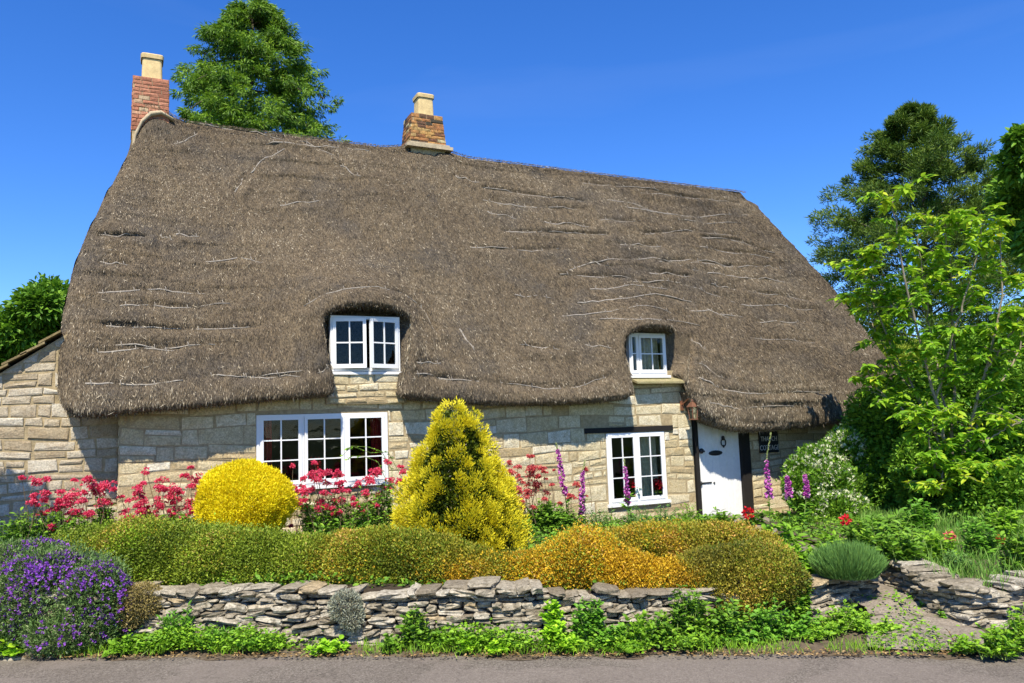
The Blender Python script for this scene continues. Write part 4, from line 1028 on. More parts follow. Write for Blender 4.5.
# ---- golden dome and golden cone
P = onY(246, 505, -1.35)
shrub('golden_dome_bush', 'smooth dome shaped bright golden yellow bush below the left window', 'bush', [ell(246, 509, 45, 37, P, .95), ell(240, 488, 33, 26, onY(240, 488, -1.35), .95), ell(262, 494, 26, 24, onY(262, 494, -1.4), .9), ell(222, 500, 24, 26, onY(222, 500, -1.4), .9)], 'gold', 16000, .036, .012, .45, seed=8, lumpk=11, lumpa=.11, flat=.1, upb=.7, out=.6, inner=.3, tl=.8, fuzz=.05)
def cone_bush():
    b = onY(461, 557, -2.0); ap = onY(454, 404, -2.0)
    root = empty('golden_cone_conifer', b, 'tall cone shaped golden conifer in front of the stone wall', 'conifer')
    mb = MB(); Hh = ap[2] - b[2]; Rb = .82
    prof = lambda t: Rb * np.interp(t, [0, .12, .3, .5, .7, .85, .95, 1], [.93, 1, .93, .76, .54, .39, .24, .06])
    n = 330; t = 1 - np.sqrt(rng.uniform(0, 1, n)) * .98; t[:20] = rng.uniform(.75, .99, 20); a = rng.uniform(0, 6.283, n)
    for k in range(n):
        rr = prof(t[k]) * rng.uniform(.80, 1.06); c = np.array([b[0] + (ap[0] - b[0]) * t[k] + rr * math.cos(a[k]), b[1] + rr * math.sin(a[k]), b[2] + .03 + Hh * t[k] * .97])
        o_ = np.array([math.cos(a[k]), math.sin(a[k]), .55]); o_ /= np.linalg.norm(o_); sz = rng.uniform(.10, .19) * (1 - .35 * t[k])
        m_ = 150; d = nz(sph(m_) + o_ * .75); p = c + d * sz * rng.uniform(.35, 1, (m_, 1)) * [1, 1, 1.15]
        depth = ((p - c) @ o_) / sz
        leaves(mb, p, d + o_ * .5 + [0, 0, .5], rng.uniform(.03, .055, m_), rng.uniform(.010, .017, m_), .47 + .36 * depth + rng.normal(0, .14, m_) + rng.normal(0, .08), .1, .2)  # tint darkens inwards, so crevice shade is put into the leaf colour
    m_ = 26000; tt = 1 - np.sqrt(rng.uniform(0, 1, m_)); aa = rng.uniform(0, 6.283, m_); rr = prof(tt) * rng.uniform(.45, .84, m_)
    p = np.stack([b[0] + (ap[0] - b[0]) * tt + rr * np.cos(aa), b[1] + rr * np.sin(aa), b[2] + Hh * tt * .97], -1)
    leaves(mb, p, np.stack([np.cos(aa), np.sin(aa), 0 * aa + .5], -1) + rng.normal(0, .5, (m_, 3)), .06, .034, rng.normal(.08, .09, m_), .2)  # core leaves coloured nearly black as painted shade behind the gaps
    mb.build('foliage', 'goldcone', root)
    sm = MB(); sm.tube([b - [0, 0, .1], b + [0, 0, .6], b * .1 + ap * .9], [.06, .05, .015], 8); sm.build('trunk', 'bark', root)
cone_bush()

# ---- purple mound at the lane's corner
def flowering_mound(name, label, cat, ells, mat, fmat, dens, fden, basez, seed, fL=.022, fW=.018, Ln=.035, Wd=.012, group=None):
    root = shrub(name, label, cat, ells, mat, dens, Ln, Wd, basez, group, seed, lumpk=7, lumpa=.22, flat=.25, upb=.4, inner=.5, fuzz=.09)
    mb = MB()
    for e in ells:
        n = int(fden * e[1][0] * e[1][2]); d = sph(n); d[:, 2] = np.where(d[:, 2] < -.3, -d[:, 2], d[:, 2]); p = e[0] + d * np.array(e[1]) * (1.0 + .12 * lump(e[0] + d * np.array(e[1]), 8, seed)[:, None])
        ok = (lump(p, 9, seed + 3) + rng.normal(0, .4, n)) > -.15; p, d = p[ok], d[ok]
        for _ in range(5):
            leaves(mb, p + rng.normal(0, .005, p.shape), d * .5 + rng.normal(0, .8, p.shape), fL * rng.uniform(.7, 1.3, len(p)), fW, .45 + rng.normal(0, .2, len(p)), .2)
    f = mb.build('flowers', fmat, root); f['kind'] = 'stuff'
    return root
flowering_mound('purple_aubrieta', 'purple flowering mound at the left corner of the lane', 'flowering plant', H([(5, 592, 46, 45, .35), (32, 600, 40, 44, .10), (58, 599, 45, 47, .2), (95, 603, 32, 40, .15), (30, 570, 45, 28, .45), (78, 632, 45, 22, .1), (20, 630, 40, 22, .08), (75, 578, 38, 22, .35)]), 'purpleleaf', 'purple', 7500, 3300, .12, 21, fL=.026, fW=.022)

# ---- wall crevice plants
shrub('crevice_plant', 'silvery crevice plant growing out of the dry stone wall face', 'plant', H([(345, 607, 17, 16, .16), (352, 618, 12, 14, .15)]), 'silver', 9000, .035, .009, .25, seed=31, nst=6)
shrub('crevice_plant', 'tan green stonecrop hanging over the wall beside the purple mound', 'plant', H([(142, 602, 22, 18, .34), (128, 612, 18, 18, .28)]), 'tanplant', 9500, .03, .010, .25, seed=32, nst=6)

# ---- weeds along the foot of the wall: leafy clumps
def leafy(name, label, cat, px, mat, n, Ln, Wd, seed, plane=None, basez=.03, upb=.35, shape=7, stemmat='stem', group=None, flat=.55, tb=.5):
    """stems rising from one foot with broad leaves along them; px: list of (x, y, rx, ry, c)"""
    if plane == 'ground': pts = [(onY(x, y, onZ(x, y + ry, basez)[1]), rx, ry) for x, y, rx, ry, c in px]
    else: pts = [((plane or atC)(x, y, c), rx, ry) for x, y, rx, ry, c in px]
    c0 = np.mean([p[0] for p in pts], 0); base = np.array([c0[0], c0[1], basez]); root = empty(name, base, label, cat, group)
    lm, sm = MB(), MB(); tot = sum(rx * ry for _, rx, ry in pts)
    for p, rx, ry in pts:
        D = (p - EYE) @ cf; R = np.array([rx, rx * .6, ry]) * D / F; k = int(n * rx * ry / tot); ns = max(4, k // 16)
        d = sph(ns); tip = p + d * R * rng.uniform(.4, 1.0, (ns, 1)); tip[:, 2] = np.maximum(tip[:, 2], basez + .03)
        for q in tip:
            b0 = np.array([p[0], p[1], basez if p[2] - R[2] - basez < .7 else p[2] - R[2]]) + np.array([rng.normal(0, R[0] * .35), rng.normal(0, R[1] * .3), 0]); m_ = (b0 + q) / 2 + [0, 0, .15 * R[2]] + rng.normal(0, .02, 3)
            t = np.linspace(0, 1, 7)[:, None]; cv = b0 * (1 - t) ** 2 + 2 * m_ * t * (1 - t) + q * t ** 2
            sm.tube(cv, np.linspace(.005, .002, 7), 4)
            kk = 16; tt = rng.uniform(.2, 1, kk); pp_ = np.stack([np.interp(tt, np.linspace(0, 1, 7), cv[:, i]) for i in range(3)], -1)
            az = rng.uniform(0, 6.28, kk); D_ = np.stack([np.cos(az), np.sin(az) - .35, rng.uniform(-.2, .6, kk) + upb], -1)
            s_ = rng.uniform(.6, 1.25, kk)
            leaves(lm, pp_, D_, Ln * s_, Wd * s_, tb + rng.normal(0, .2, kk) + .2 * (tt - .6), flat, .1, shape)
    lm.build('leaves', mat, root); sm.build('stem', stemmat, root)
    return root
WD = 'weeds along the wall foot'
leafy('lime_leaf_weed', 'lime yellow broad leaved weed under the purple mound at the lane edge', 'weed', [(14, 625, 16, 12, -.02), (12, 645, 22, 12, -.08)], 'lime', 520, .075, .06, 1, group=WD)
leafy('green_weed', 'low spreading green weed just right of the purple mound', 'weed', [(125, 645, 28, 12, .0), (165, 640, 30, 14, .1)], 'weed', 1300, .055, .03, 2, group=WD)
leafy('green_weed', 'tufted green weed under the left end of the bare stonework', 'weed', [(178, 626, 20, 22, .2), (215, 636, 22, 13, .12), (262, 646, 24, 10, .05)], 'weed2', 1500, .07, .018, 3, group=WD, flat=.2, upb=.8)
leafy('ivy_weed', 'ivy like green clump climbing the wall below the bronze hedge', 'weed', [(414, 624, 17, 22, .12), (400, 643, 24, 12, .08), (428, 640, 20, 14, .1)], 'mid', 1300, .055, .038, 4, group=WD)
leafy('lime_leaf_weed', 'bright lime low weed left of the climbing vine at the wall foot', 'weed', [(470, 642, 22, 14, .05), (500, 648, 26, 9, .0), (330, 648, 26, 9, .02)], 'lime', 1100, .06, .042, 5, group=WD)
leafy('lobed_vine', 'bright lobed vine climbing up the wall to the orange heather', 'vine', [(552, 610, 10, 15, .16), (556, 632, 13, 16, .1), (570, 645, 18, 12, .05)], 'lime', 800, .07, .058, 6)
leafy('green_weed', 'mid green leafy weed right of the lobed vine', 'weed', [(588, 622, 24, 27, .2), (612, 638, 28, 18, .14)], 'weed2', 2300, .06, .032, 7, group=WD)
leafy('green_weed', 'bright grassy weed in front of the bare stones below the orange heather', 'weed', [(640, 634, 28, 22, .15), (630, 650, 28, 9, .0)], 'weed', 2000, .06, .024, 8, group=WD, flat=.2, upb=.7)
leafy('periwinkle_clump', 'lush leafy green clump covering the wall under the rounded mound', 'plant', [(688, 614, 28, 32, .3), (722, 624, 36, 30, .38), (664, 632, 28, 24, .22), (700, 645, 40, 14, .2)], 'mid', 4600, .068, .030, 9)
leafy('periwinkle_clump', 'dark leafy green clump beneath the tall mound beside the lane', 'plant', [(768, 624, 36, 29, .45), (745, 643, 38, 16, .3), (800, 634, 32, 24, .5)], 'weed2', 3800, .055, .028, 10)
leafy('trailing_vine', 'green vine trailing down the wall between the tall mound and lavender tuft', 'vine', [(800, 590, 10, 28, .95), (795, 612, 14, 16, .85)], 'mid', 800, .07, .038, 11)
leafy('leafy_mound', 'rounded bright green weed mound at the left side of the path mouth', 'weed', [(845, 625, 42, 26, .75), (882, 634, 26, 18, .6), (822, 638, 36, 15, .5)], 'weed', 3800, .05, .022, 12)
leafy('leafy_mound', 'green weed mound at the right side of the path mouth', 'weed', [(1000, 640, 36, 20, -.15), (1025, 625, 26, 26, .0), (965, 645, 22, 10, -.05)], 'weed', 3000, .055, .024, 13)
leafy('leafy_mound', 'small green plants along the foot of the curved wall', 'weed', [(925, 608, 14, 9, 1.2), (946, 616, 18, 8, .9), (912, 600, 8, 8, 1.4)], 'weed2', 700, .045, .025, 14)
leafy('leafy_mound', 'green tuft at the very end of the long wall beside the path', 'weed', [(872, 604, 14, 12, 1.35), (893, 610, 10, 8, 1.5)], 'weed2', 900, .05, .026, 16)
leafy('bare_twiggy_weed', 'dry twiggy brown weed at the path mouth', 'weed', [(954, 632, 12, 14, .15)], 'litter', 60, .025, .010, 15, stemmat='redstem')

# low ground cover between wall and lane, and its dead leaves
mb = MB(); N = 38000; s = rng.uniform(-4.5, 9.3, N); cmax = .22 + 1.25 * np.clip((s - 5.0) / 3, 0, 1) ; c = rng.uniform(-.10, 1, N) * cmax
P = TAN * s[:, None] + NRM * (ED + c[:, None] + .4 * edge_c(s)[:, None]); P[:, 2] = .03
den = lump(P, 3.0, 71) + .5 * lump(P, 9, 72); ok = den + rng.normal(0, .25, N) > -.15
ok &= ~((s > 7.3) & (s < 8.6) & (c > -.5) & (rng.uniform(0, 1, N) > .03))
P = P[ok]; hgt = np.clip(.12 + .15 * den[ok] + .04 * rng.normal(size=len(P)), .01, .36); P[:, 2] += hgt * rng.uniform(.2, 1, len(P))
az = rng.uniform(0, 6.28, len(P)); n_ = len(P)
leaves(mb, P, np.stack([np.cos(az), np.sin(az), rng.uniform(.1, .9, n_)], -1), rng.uniform(.025, .06, n_), rng.uniform(.010, .03, n_), rng.normal(.5, .25, n_), .5, .1, 7)
N = 6000; s = rng.uniform(-4.5, 9.3, N); c = rng.normal(.03, .09, N); P = TAN * s[:, None] + NRM * (ED + c[:, None]); P[:, 2] = .03; ok = lump(P, 4, 75) > -.1; P = P[ok]; n_ = len(P)
leaves(mb, P, np.stack([rng.normal(0, .4, n_), rng.normal(0, .4, n_), np.ones(n_)], -1), rng.uniform(.04, .12, n_), .006, rng.normal(.6, .25, n_), .1)
o = mb.build('verge_weeds', 'weed'); tag(o, 'mixed low weeds and grass along the foot of the garden wall', 'weeds', kind='stuff')
mb = MB(); N = 3400; s = rng.uniform(-4.5, 9.3, N); c = np.abs(rng.normal(0, .12, N)) - .16; P = TAN * s[:, None] + NRM * (ED + c[:, None]); P[:, 2] = .035; ok = lump(P, 2.5, 77) + rng.normal(0, .3, N) > 0; P = P[ok]; n_ = len(P); az = rng.uniform(0, 6.28, n_)
leaves(mb, P, np.stack([np.cos(az), np.sin(az), rng.uniform(-.02, .35, n_)], -1), rng.uniform(.02, .045, n_), rng.uniform(.012, .026, n_), rng.uniform(0, 1, n_), .7, .15)
o = mb.build('leaf_litter', 'litter'); tag(o, 'dry brown leaves scattered along the lane edge', 'leaf litter', kind='stuff')

# ---- red valerian
def valerian(label, heads, Y, fol, seed, fmat='pink', hr=.052, mat='mid', basez=.45):
    pl = lambda x, y, c: onY(x, y, Y + c)
    root = leafy('red_valerian', label, 'flowering plant', fol, mat, 3400 if len(fol) < 4 else 6500, .075, .030, seed, pl, basez, group='red valerian clumps')
    sm = MB(); hs_ = []
    heads = list(heads) + [(x + rng.normal(0, 9), y + rng.normal(2, 8), r * rng.uniform(.45, .8)) for x, y, r in heads for _ in (0, 1)]
    for k, (x, y, r) in enumerate(heads):
        p = onY(x, y, Y + rng.uniform(-.18, .15)); hs_.append((p, r))
        b0 = np.array([p[0] + rng.normal(0, .10), p[1] + rng.normal(0, .08), max(basez, p[2] - rng.uniform(.35, .6))]); t = np.linspace(0, 1, 6)[:, None]
        m_ = (b0 + p) / 2 + rng.normal(0, .03, 3); sm.tube(b0 * (1 - t) ** 2 + 2 * m_ * t * (1 - t) + p * t ** 2, np.linspace(.005, .003, 6), 4)
    sm.build('flower_stem', 'redstem', root)
    for p, r in hs_:
        mb = MB()
        for q in range(int(5 * r) + 2):
            petals(mb, p + rng.normal(0, .028 * r, 3) * [1, 1, .8], hr * .62 * r, 40, .026, .016, True, .5 + rng.normal(0, .12))
        mb.build('flower_head', fmat, root)
    return root
valerian('red valerian clump against the outbuilding wall at the far left', [(35.5, 482, 1), (45, 494, 1), (34, 497, .6), (74.5, 498, 1.7), (60, 504, 1.2), (55, 509, .9), (90, 481, 1.2), (106, 488, 1.6), (99, 494, 1), (84, 493, .7), (89, 516, 1), (78, 516, 1), (109, 503, .8), (51, 528, .9)], -.75,
         [(40, 522, 34, 18, 0), (70, 525, 32, 16, -.1), (103, 510, 14, 18, .05), (18, 530, 22, 16, 0)], 41)
valerian('red valerian clump on thin stems just left of the golden dome', [(128, 501, .7), (138, 494, .9), (142, 503, 1.1), (137, 507, .8), (161, 489, 1), (172, 491, 1.5), (170, 498, 1.1), (158, 502, 1), (159, 507, .8), (175, 511, 1.1), (157, 518, 1), (142, 512, .8), (196, 480, 1.4), (190, 487, .9), (195, 504, 1.1), (191, 515, 1.1), (186, 508, .9), (128, 518, .8), (182, 520, .7), (150, 514, .7)], -.75,
         [(145, 524, 22, 10, 0), (178, 522, 22, 12, -.1)], 42)
valerian('dense red valerian bush below the three light window', [(313, 475, 1.1), (316, 480, 1.3), (325.6, 474, 1.2), (340, 483, 1), (341, 491, 1), (359, 484, 1.1), (370, 480, 1.2), (376, 472, 1.2), (303, 492, 1.3), (302, 502, 1), (306, 509, .9), (324, 494, 1), (322, 502, 1), (330, 508, 1), (317, 509, 1), (342, 502, .9), (354, 507, .9), (344, 522, .8), (375, 517, .8), (364, 493, .7), (401, 476, 1), (399, 482, .9), (334, 515, .8), (389, 490, .7), (311, 520, .7), (295, 489, .8)], -1.1,
         [(318, 512, 28, 24, 0), (350, 512, 36, 26, -.05), (382, 506, 24, 28, 0), (345, 532, 50, 14, -.3)], 43, mat='mid')
valerian('pale red valerian clump beside the tall foxgloves', [(530, 457, .8), (511, 473, 1), (506, 485, .9), (531, 470, 1.5), (530, 476, 1.2), (522, 482, .9), (516, 489, 1), (537, 485, 1.1), (528, 494, 1.5), (576, 485, 1.1), (517, 498, 1), (551, 485, .5), (547, 493, .7), (572, 497, .7), (522, 503, .8), (545, 500, .7), (560, 503, .6)], -.95,
         [(535, 520, 26, 18, 0), (560, 522, 28, 16, -.1), (520, 530, 20, 14, -.2), (545, 508, 22, 12, 0)], 44, 'coral', mat='mid')

# ---- foxgloves
def foxglove(label, px, Y, nb, leaf=True, spread=1.0):
    P = np.array([onY(x, y, Y) for x, y in px]); t = np.linspace(0, 1, 20); k = np.linspace(0, 1, len(P))
    cv = np.stack([np.interp(t, k, P[:, i]) for i in range(3)], -1); base = cv[0].copy()
    root = empty('foxglove', base, label, 'foxglove', 'foxgloves in the cottage bed')
    sm = MB(); sm.tube(cv, np.linspace(.009, .003, 20), 5); sm.build('stem', 'stem', root)
    mb = MB(); bud = MB(); lo_, hi_ = nb
    nq = int(54 * (hi_ - lo_) / .4)
    for q in range(nq):
        f = lo_ + (hi_ - lo_) * (q + rng.uniform(0, 1)) / nq; p = np.array([np.interp(f, t, cv[:, i]) for i in range(3)]); a = rng.uniform(0, 6.28); sz = 1.42 * (1.05 - .5 * (f - lo_) / (hi_ - lo_)) * spread
        d = np.array([math.cos(a), math.sin(a) - .35, -.75]); d /= np.linalg.norm(d)
        mb.tube([p + d * .004, p + d * .018 * sz, p + d * .036 * sz, p + d * .048 * sz], np.array([.004, .009, .012, .017]) * sz, 7, rng.uniform(.1, .95), False)
    for q in range(34):
        f = hi_ + (1 - hi_) * rng.uniform(-.1, 1); p = np.array([np.interp(f, t, cv[:, i]) for i in range(3)]); a = rng.uniform(0, 6.28)
        d = np.array([math.cos(a), math.sin(a), -.3]); bud.blob(p + d * .010, (.007, .007, .010), rng.uniform(0, 1), 6, 4)
    mb.build('flower_bells', 'magenta', root); bud.build('buds', 'greenbud', root)
    if leaf:
        lm = MB(); n = 26; az = rng.uniform(0, 6.28, n); h = rng.uniform(0, .45, n) ** 1.3; b = np.stack([np.interp(h, t, cv[:, i]) for i in range(3)], -1)
        leaves(lm, b, np.stack([np.cos(az), np.sin(az) - .2, rng.uniform(.1, .8, n)], -1), rng.uniform(.12, .24, n) * (1.1 - h), rng.uniform(.05, .08, n) * (1.1 - h), rng.normal(.6, .2, n), .8, .1, 7)
        lm.build('leaves', 'weed2', root)
    return root
foxglove('tallest magenta foxglove right of the pale valerian clump', [(569, 528), (565, 495), (559, 458), (556, 442)], -1.0, (.34, .86))
foxglove('magenta foxglove with a bent green tip in front of bare wall', [(582, 530), (582, 500), (582, 475), (585, 460)], -1.05, (.2, .78))
foxglove('magenta foxglove in front of the right window', [(629, 520), (627, 495), (625, 470), (624, 459)], -.75, (.24, .80))
foxglove('tall magenta foxglove with long pale tip under the name sign', [(771, 540), (769, 498), (766, 462), (771, 432)], -2.1, (.36, .70), True, 1.15)
foxglove('short magenta foxglove in the middle beside the white shrub', [(790, 530), (789, 502), (788, 482), (786, 474)], -2.3, (.45, .95), True, 1.1)
foxglove('magenta foxglove nearest the white flowered shrub', [(803, 525), (806, 502), (806, 482), (804, 472)], -2.3, (.45, .95))

# ---- other bed plants
pl = lambda x, y, c: onY(x, y, c)
leafy('feathery_perennial', 'feathery pale green perennial under the right window', 'plant', [(600, 512, 22, 12, -1.2), (640, 516, 26, 12, -1.2), (665, 512, 18, 10, -1.0)], 'lav', 1500, .06, .012, 61, pl, .3, group='bed perennials', flat=.2, upb=.6)
leafy('feathery_perennial', 'wispy green perennial with tiny pale buds left of the door', 'plant', [(688, 510, 16, 14, -.9), (680, 520, 22, 10, -1.2)], 'weed', 800, .05, .014, 62, pl, .3, group='bed perennials', flat=.2, upb=.6)
r_ = leafy('peony', 'leafy peony with one scarlet bloom in front of the door', 'peony', [(722, 516, 22, 10, -1.4), (752, 522, 20, 14, -1.5), (705, 522, 16, 8, -1.4)], 'mid', 900, .11, .036, 63, pl, .22)
p = onY(748, 513, -1.7); mb = MB(); petals(mb, p, .075, 90, .05, .04, False); mb.build('bloom', 'red', r_)
leafy('broad_leaf_perennial', 'broad light green foliage around the foxgloves right of the tall mound', 'plant', [(785, 540, 24, 24, -2.2), (805, 552, 20, 22, -2.6), (770, 535, 14, 18, -2.0), (812, 565, 16, 18, -4.4), (830, 545, 20, 20, 0)], 'weed', 900, .12, .05, 64, 'ground', .25)
leafy('green_ground_cover', 'small leaved green plants behind the orange heather', 'plant', [(545, 536, 22, 8, -1.6), (520, 540, 16, 8, -1.8), (610, 528, 26, 8, -1.6)], 'weed2', 700, .05, .022, 65, 'ground', .4)
mb = MB(); N = 60000; X = rng.uniform(-1.5, 11.5, N); Y = rng.uniform(-6.4, -.35, N)
wy = np.interp(X, LW[:9, 0], LW[:9, 1]); dist = np.min([np.hypot(X - a_, Y - b_) for a_, b_ in cx[12:]], axis=0)
ok = (Y > wy + .3) & (dist > .42) & ~((X > 7.3) & (Y < -4.6)); X, Y = X[ok], Y[ok]; P = np.stack([X, Y, gz_(X, Y)], -1); den = lump(P, 2.2, 171); ok = den + rng.normal(0, .3, len(X)) > -.35; P, den = P[ok], den[ok]; n_ = len(P)
P[:, 2] += np.clip(.12 + .10 * den, .02, .3) * rng.uniform(0, 1, n_); az = rng.uniform(0, 6.28, n_)
leaves(mb, P, np.stack([np.cos(az), np.sin(az), rng.uniform(.1, 1.2, n_)], -1), rng.uniform(.04, .10, n_), rng.uniform(.016, .04, n_), rng.normal(.45, .25, n_) + .2 * den, .45, .1, 7)
o = mb.build('bed_foliage', 'mid'); tag(o, 'mixed low green plants covering the cottage garden beds', 'garden plants', kind='stuff')
# grass-like lavender tuft on the wall's end
def tuft(name, label, cat, x, y, P, R, Hh, n, mat, wd, seed):
    root = empty(name, P, label, cat); mb = MB(); a = rng.uniform(0, 6.28, n); r = np.sqrt(rng.uniform(0, 1, n)) * R
    b = np.stack([P[0] + r * np.cos(a), P[1] + r * np.sin(a), np.full(n, P[2])], -1); d = np.stack([np.cos(a) * r / R * .55, np.sin(a) * r / R * .55, np.ones(n)], -1) + rng.normal(0, .14, (n, 3))
    h_ = Hh * (1 - .45 * (r / R) ** 2) * rng.uniform(.6, 1.1, n)
    for f in (0, .33, .62): leaves(mb, b + nz(d) * (h_ * f)[:, None], d + rng.normal(0, .12, (n, 3)), h_ * .42, wd, rng.normal(.45 + .25 * f, .2, n), .1)
    mb.build('foliage', mat, root); sm = MB(); stems(sm, P, [P + [rng.normal(0, R * .4), rng.normal(0, R * .4), Hh * .5] for _ in range(8)], .006); sm.build('stem', 'bark', root); return root
p = onZ(848, 576, .40)
tuft('lavender_tuft', 'dome of fine grassy lavender foliage on the end of the long wall', 'lavender', 848, 570, p, .27, .35, 5200, 'lav', .008, 1)
r_ = leafy('peony', 'dark leaved peony bush behind the curved wall with a crimson bud', 'peony', [(875, 540, 34, 24, -4.0), (905, 545, 30, 22, -4.2), (890, 525, 36, 18, -3.7), (855, 530, 20, 18, -3.6)], 'mid', 2600, .12, .034, 66, 'ground', .38)
p = onY(845.5, 520, -5.0); mb = MB(); petals(mb, p, .05, 70, .04, .03, False); mb.build('bloom', 'red', r_)
for x, y, lab in ((950, 537, 'coral poppy in the grass above the curved wall'), (1000.5, 540, 'scarlet poppy in the long grass at the right edge')):
    p = onY(x, y, -5.6); b0 = np.array([p[0], p[1], .3]); root = empty('poppy', b0, lab, 'poppy', 'poppies in the long grass')
    mb = MB(); petals(mb, p, .042, 60, .045, .04, False); mb.build('petals', 'coral' if x < 960 else 'red', root); sm = MB(); stems(sm, b0, [p], .004); sm.build('stem', 'stem', root)
# long grass on the raised lawn
mb = MB(); N = 26000; X = rng.uniform(7.0, 16, N); Y = rng.uniform(-7.6, -1.5, N)
inw = np.interp(X, RW[4:, 0], RW[4:, 1]); 
leftx = np.interp(Y, RW[:5, 1][::-1], RW[:5, 0][::-1]); ok = (Y > inw + .08) & (X > np.where(Y < -5.2, leftx + .2, 7.9 + (Y + 5.2) * 1.1)); X, Y = X[ok], Y[ok]; n_ = len(X)
P = np.stack([X, Y, np.full(n_, .30)], -1); hh = (.15 + .09 * lump(P, 1.7, 81)) * rng.uniform(.4, 1.3, n_)
d = np.stack([rng.normal(0, .25, n_), rng.normal(0, .25, n_), np.ones(n_)], -1)
leaves(mb, P, d, hh, rng.uniform(.006, .012, n_), rng.normal(.4, .25, n_), .1); leaves(mb, P + nz(d) * hh[:, None] * .6, d + rng.normal(0, .35, (n_, 3)), hh * .8, rng.uniform(.006, .012, n_), rng.normal(.65, .2, n_), .1)
o = mb.build('long_grass', 'grass'); tag(o, 'long grass growing behind the curved dry stone wall', 'grass', kind='stuff')

for x, y, rx, ry, mt, lab, Ln, Wd in ((935, 545, 24, 20, 'weed', 'soft green herb at the left of the raised lawn', .08, .03), (975, 538, 26, 22, 'weed2', 'taller green herb between the coral and scarlet poppies', .10, .028), (1015, 550, 24, 26, 'mid', 'dark green herb at the right edge of the raised lawn', .09, .035), (955, 560, 24, 14, 'lav', 'fine leaved herb just above the curved stones', .07, .012), (1000, 520, 30, 22, 'weed', 'leafy herb beneath the big right hand shrub', .10, .04), (915, 515, 24, 20, 'weed2', 'leafy herb behind the dark peony', .10, .034)):
    leafy('garden_herb', lab, 'plant', [(x, y, rx, ry, 0), (x + 8, y + 4, rx * .8, ry * .8, 0)], mt, 1100, Ln, Wd, int(x), 'ground', .32, group='herbs on the raised lawn')
# ---- white flowered shrub and the green shrubs at the right
def yell(lst): return [ell(x, y, rx, ry, onY(x, y, Y), dr) for x, y, rx, ry, Y, dr in lst]
flowering_mound('mock_orange', 'dark green shrub full of cream white blossoms right of the door', 'shrub', yell([(822, 472, 30, 26, -1.3, .7), (848, 452, 26, 24, -1.4, .8), (806, 492, 24, 22, -1.4, .7), (862, 488, 30, 30, -1.5, .8), (838, 512, 34, 24, -1.7, .8), (800, 470, 14, 14, -1.3, .8), (870, 452, 20, 22, -1.5, .8), (835, 488, 26, 24, -1.6, .8)]), 'mid', 'cream', 2600, 1700, .25, 91, .055, .048, .075, .034)
sk = dict(lumpk=3.6, lumpa=.34, flat=.5, upb=.3, shape=7, inner=.6, fuzz=.08, tl=.5)
shrub('garden_shrub', 'dark green shrub in deep shade against the end of the cottage', 'shrub', yell([(885, 440, 36, 46, -1.6, .9), (900, 485, 40, 42, -2.0, .9), (905, 415, 36, 36, -1.2, .9)]), 'mid', 1700, .10, .05, .2, 'shrubs at the right of the cottage', 92, **sk)
shrub('garden_shrub', 'light green shrub behind the leaning stems of the young tree', 'shrub', yell([(915, 470, 22, 28, -3.0, .8), (925, 500, 26, 24, -3.0, .8)]), 'mid', 2000, .08, .04, .2, 'shrubs at the right of the cottage', 93, **sk)
shrub('garden_shrub', 'large mid green shrub filling the right edge behind the young tree', 'shrub', yell([(1000, 460, 46, 50, -3.2, .9), (1035, 420, 46, 60, -2.6, .9), (985, 505, 42, 36, -4.0, .8), (1030, 510, 40, 40, -4.4, .8)]), 'mid', 1700, .09, .042, .2, 'shrubs at the right of the cottage', 94, **sk)
shrub('garden_shrub', 'tall dark bush rising behind the right edge of the young tree', 'shrub', yell([(1010, 370, 50, 45, -1.5, .9), (965, 400, 40, 50, -1.0, .9)]), 'mid', 1300, .11, .055, .2, 'shrubs at the right of the cottage', 95, **sk)
shrub('yellow_green_conifer', 'pale yellow green conifer peeping out past the right end of the thatch', 'conifer', yell([(890, 375, 34, 32, 2.5, .8), (925, 385, 40, 42, 2.0, .8)]), 'ygconifer', 1500, .10, .03, .2, seed=96, lumpk=4, lumpa=.2)

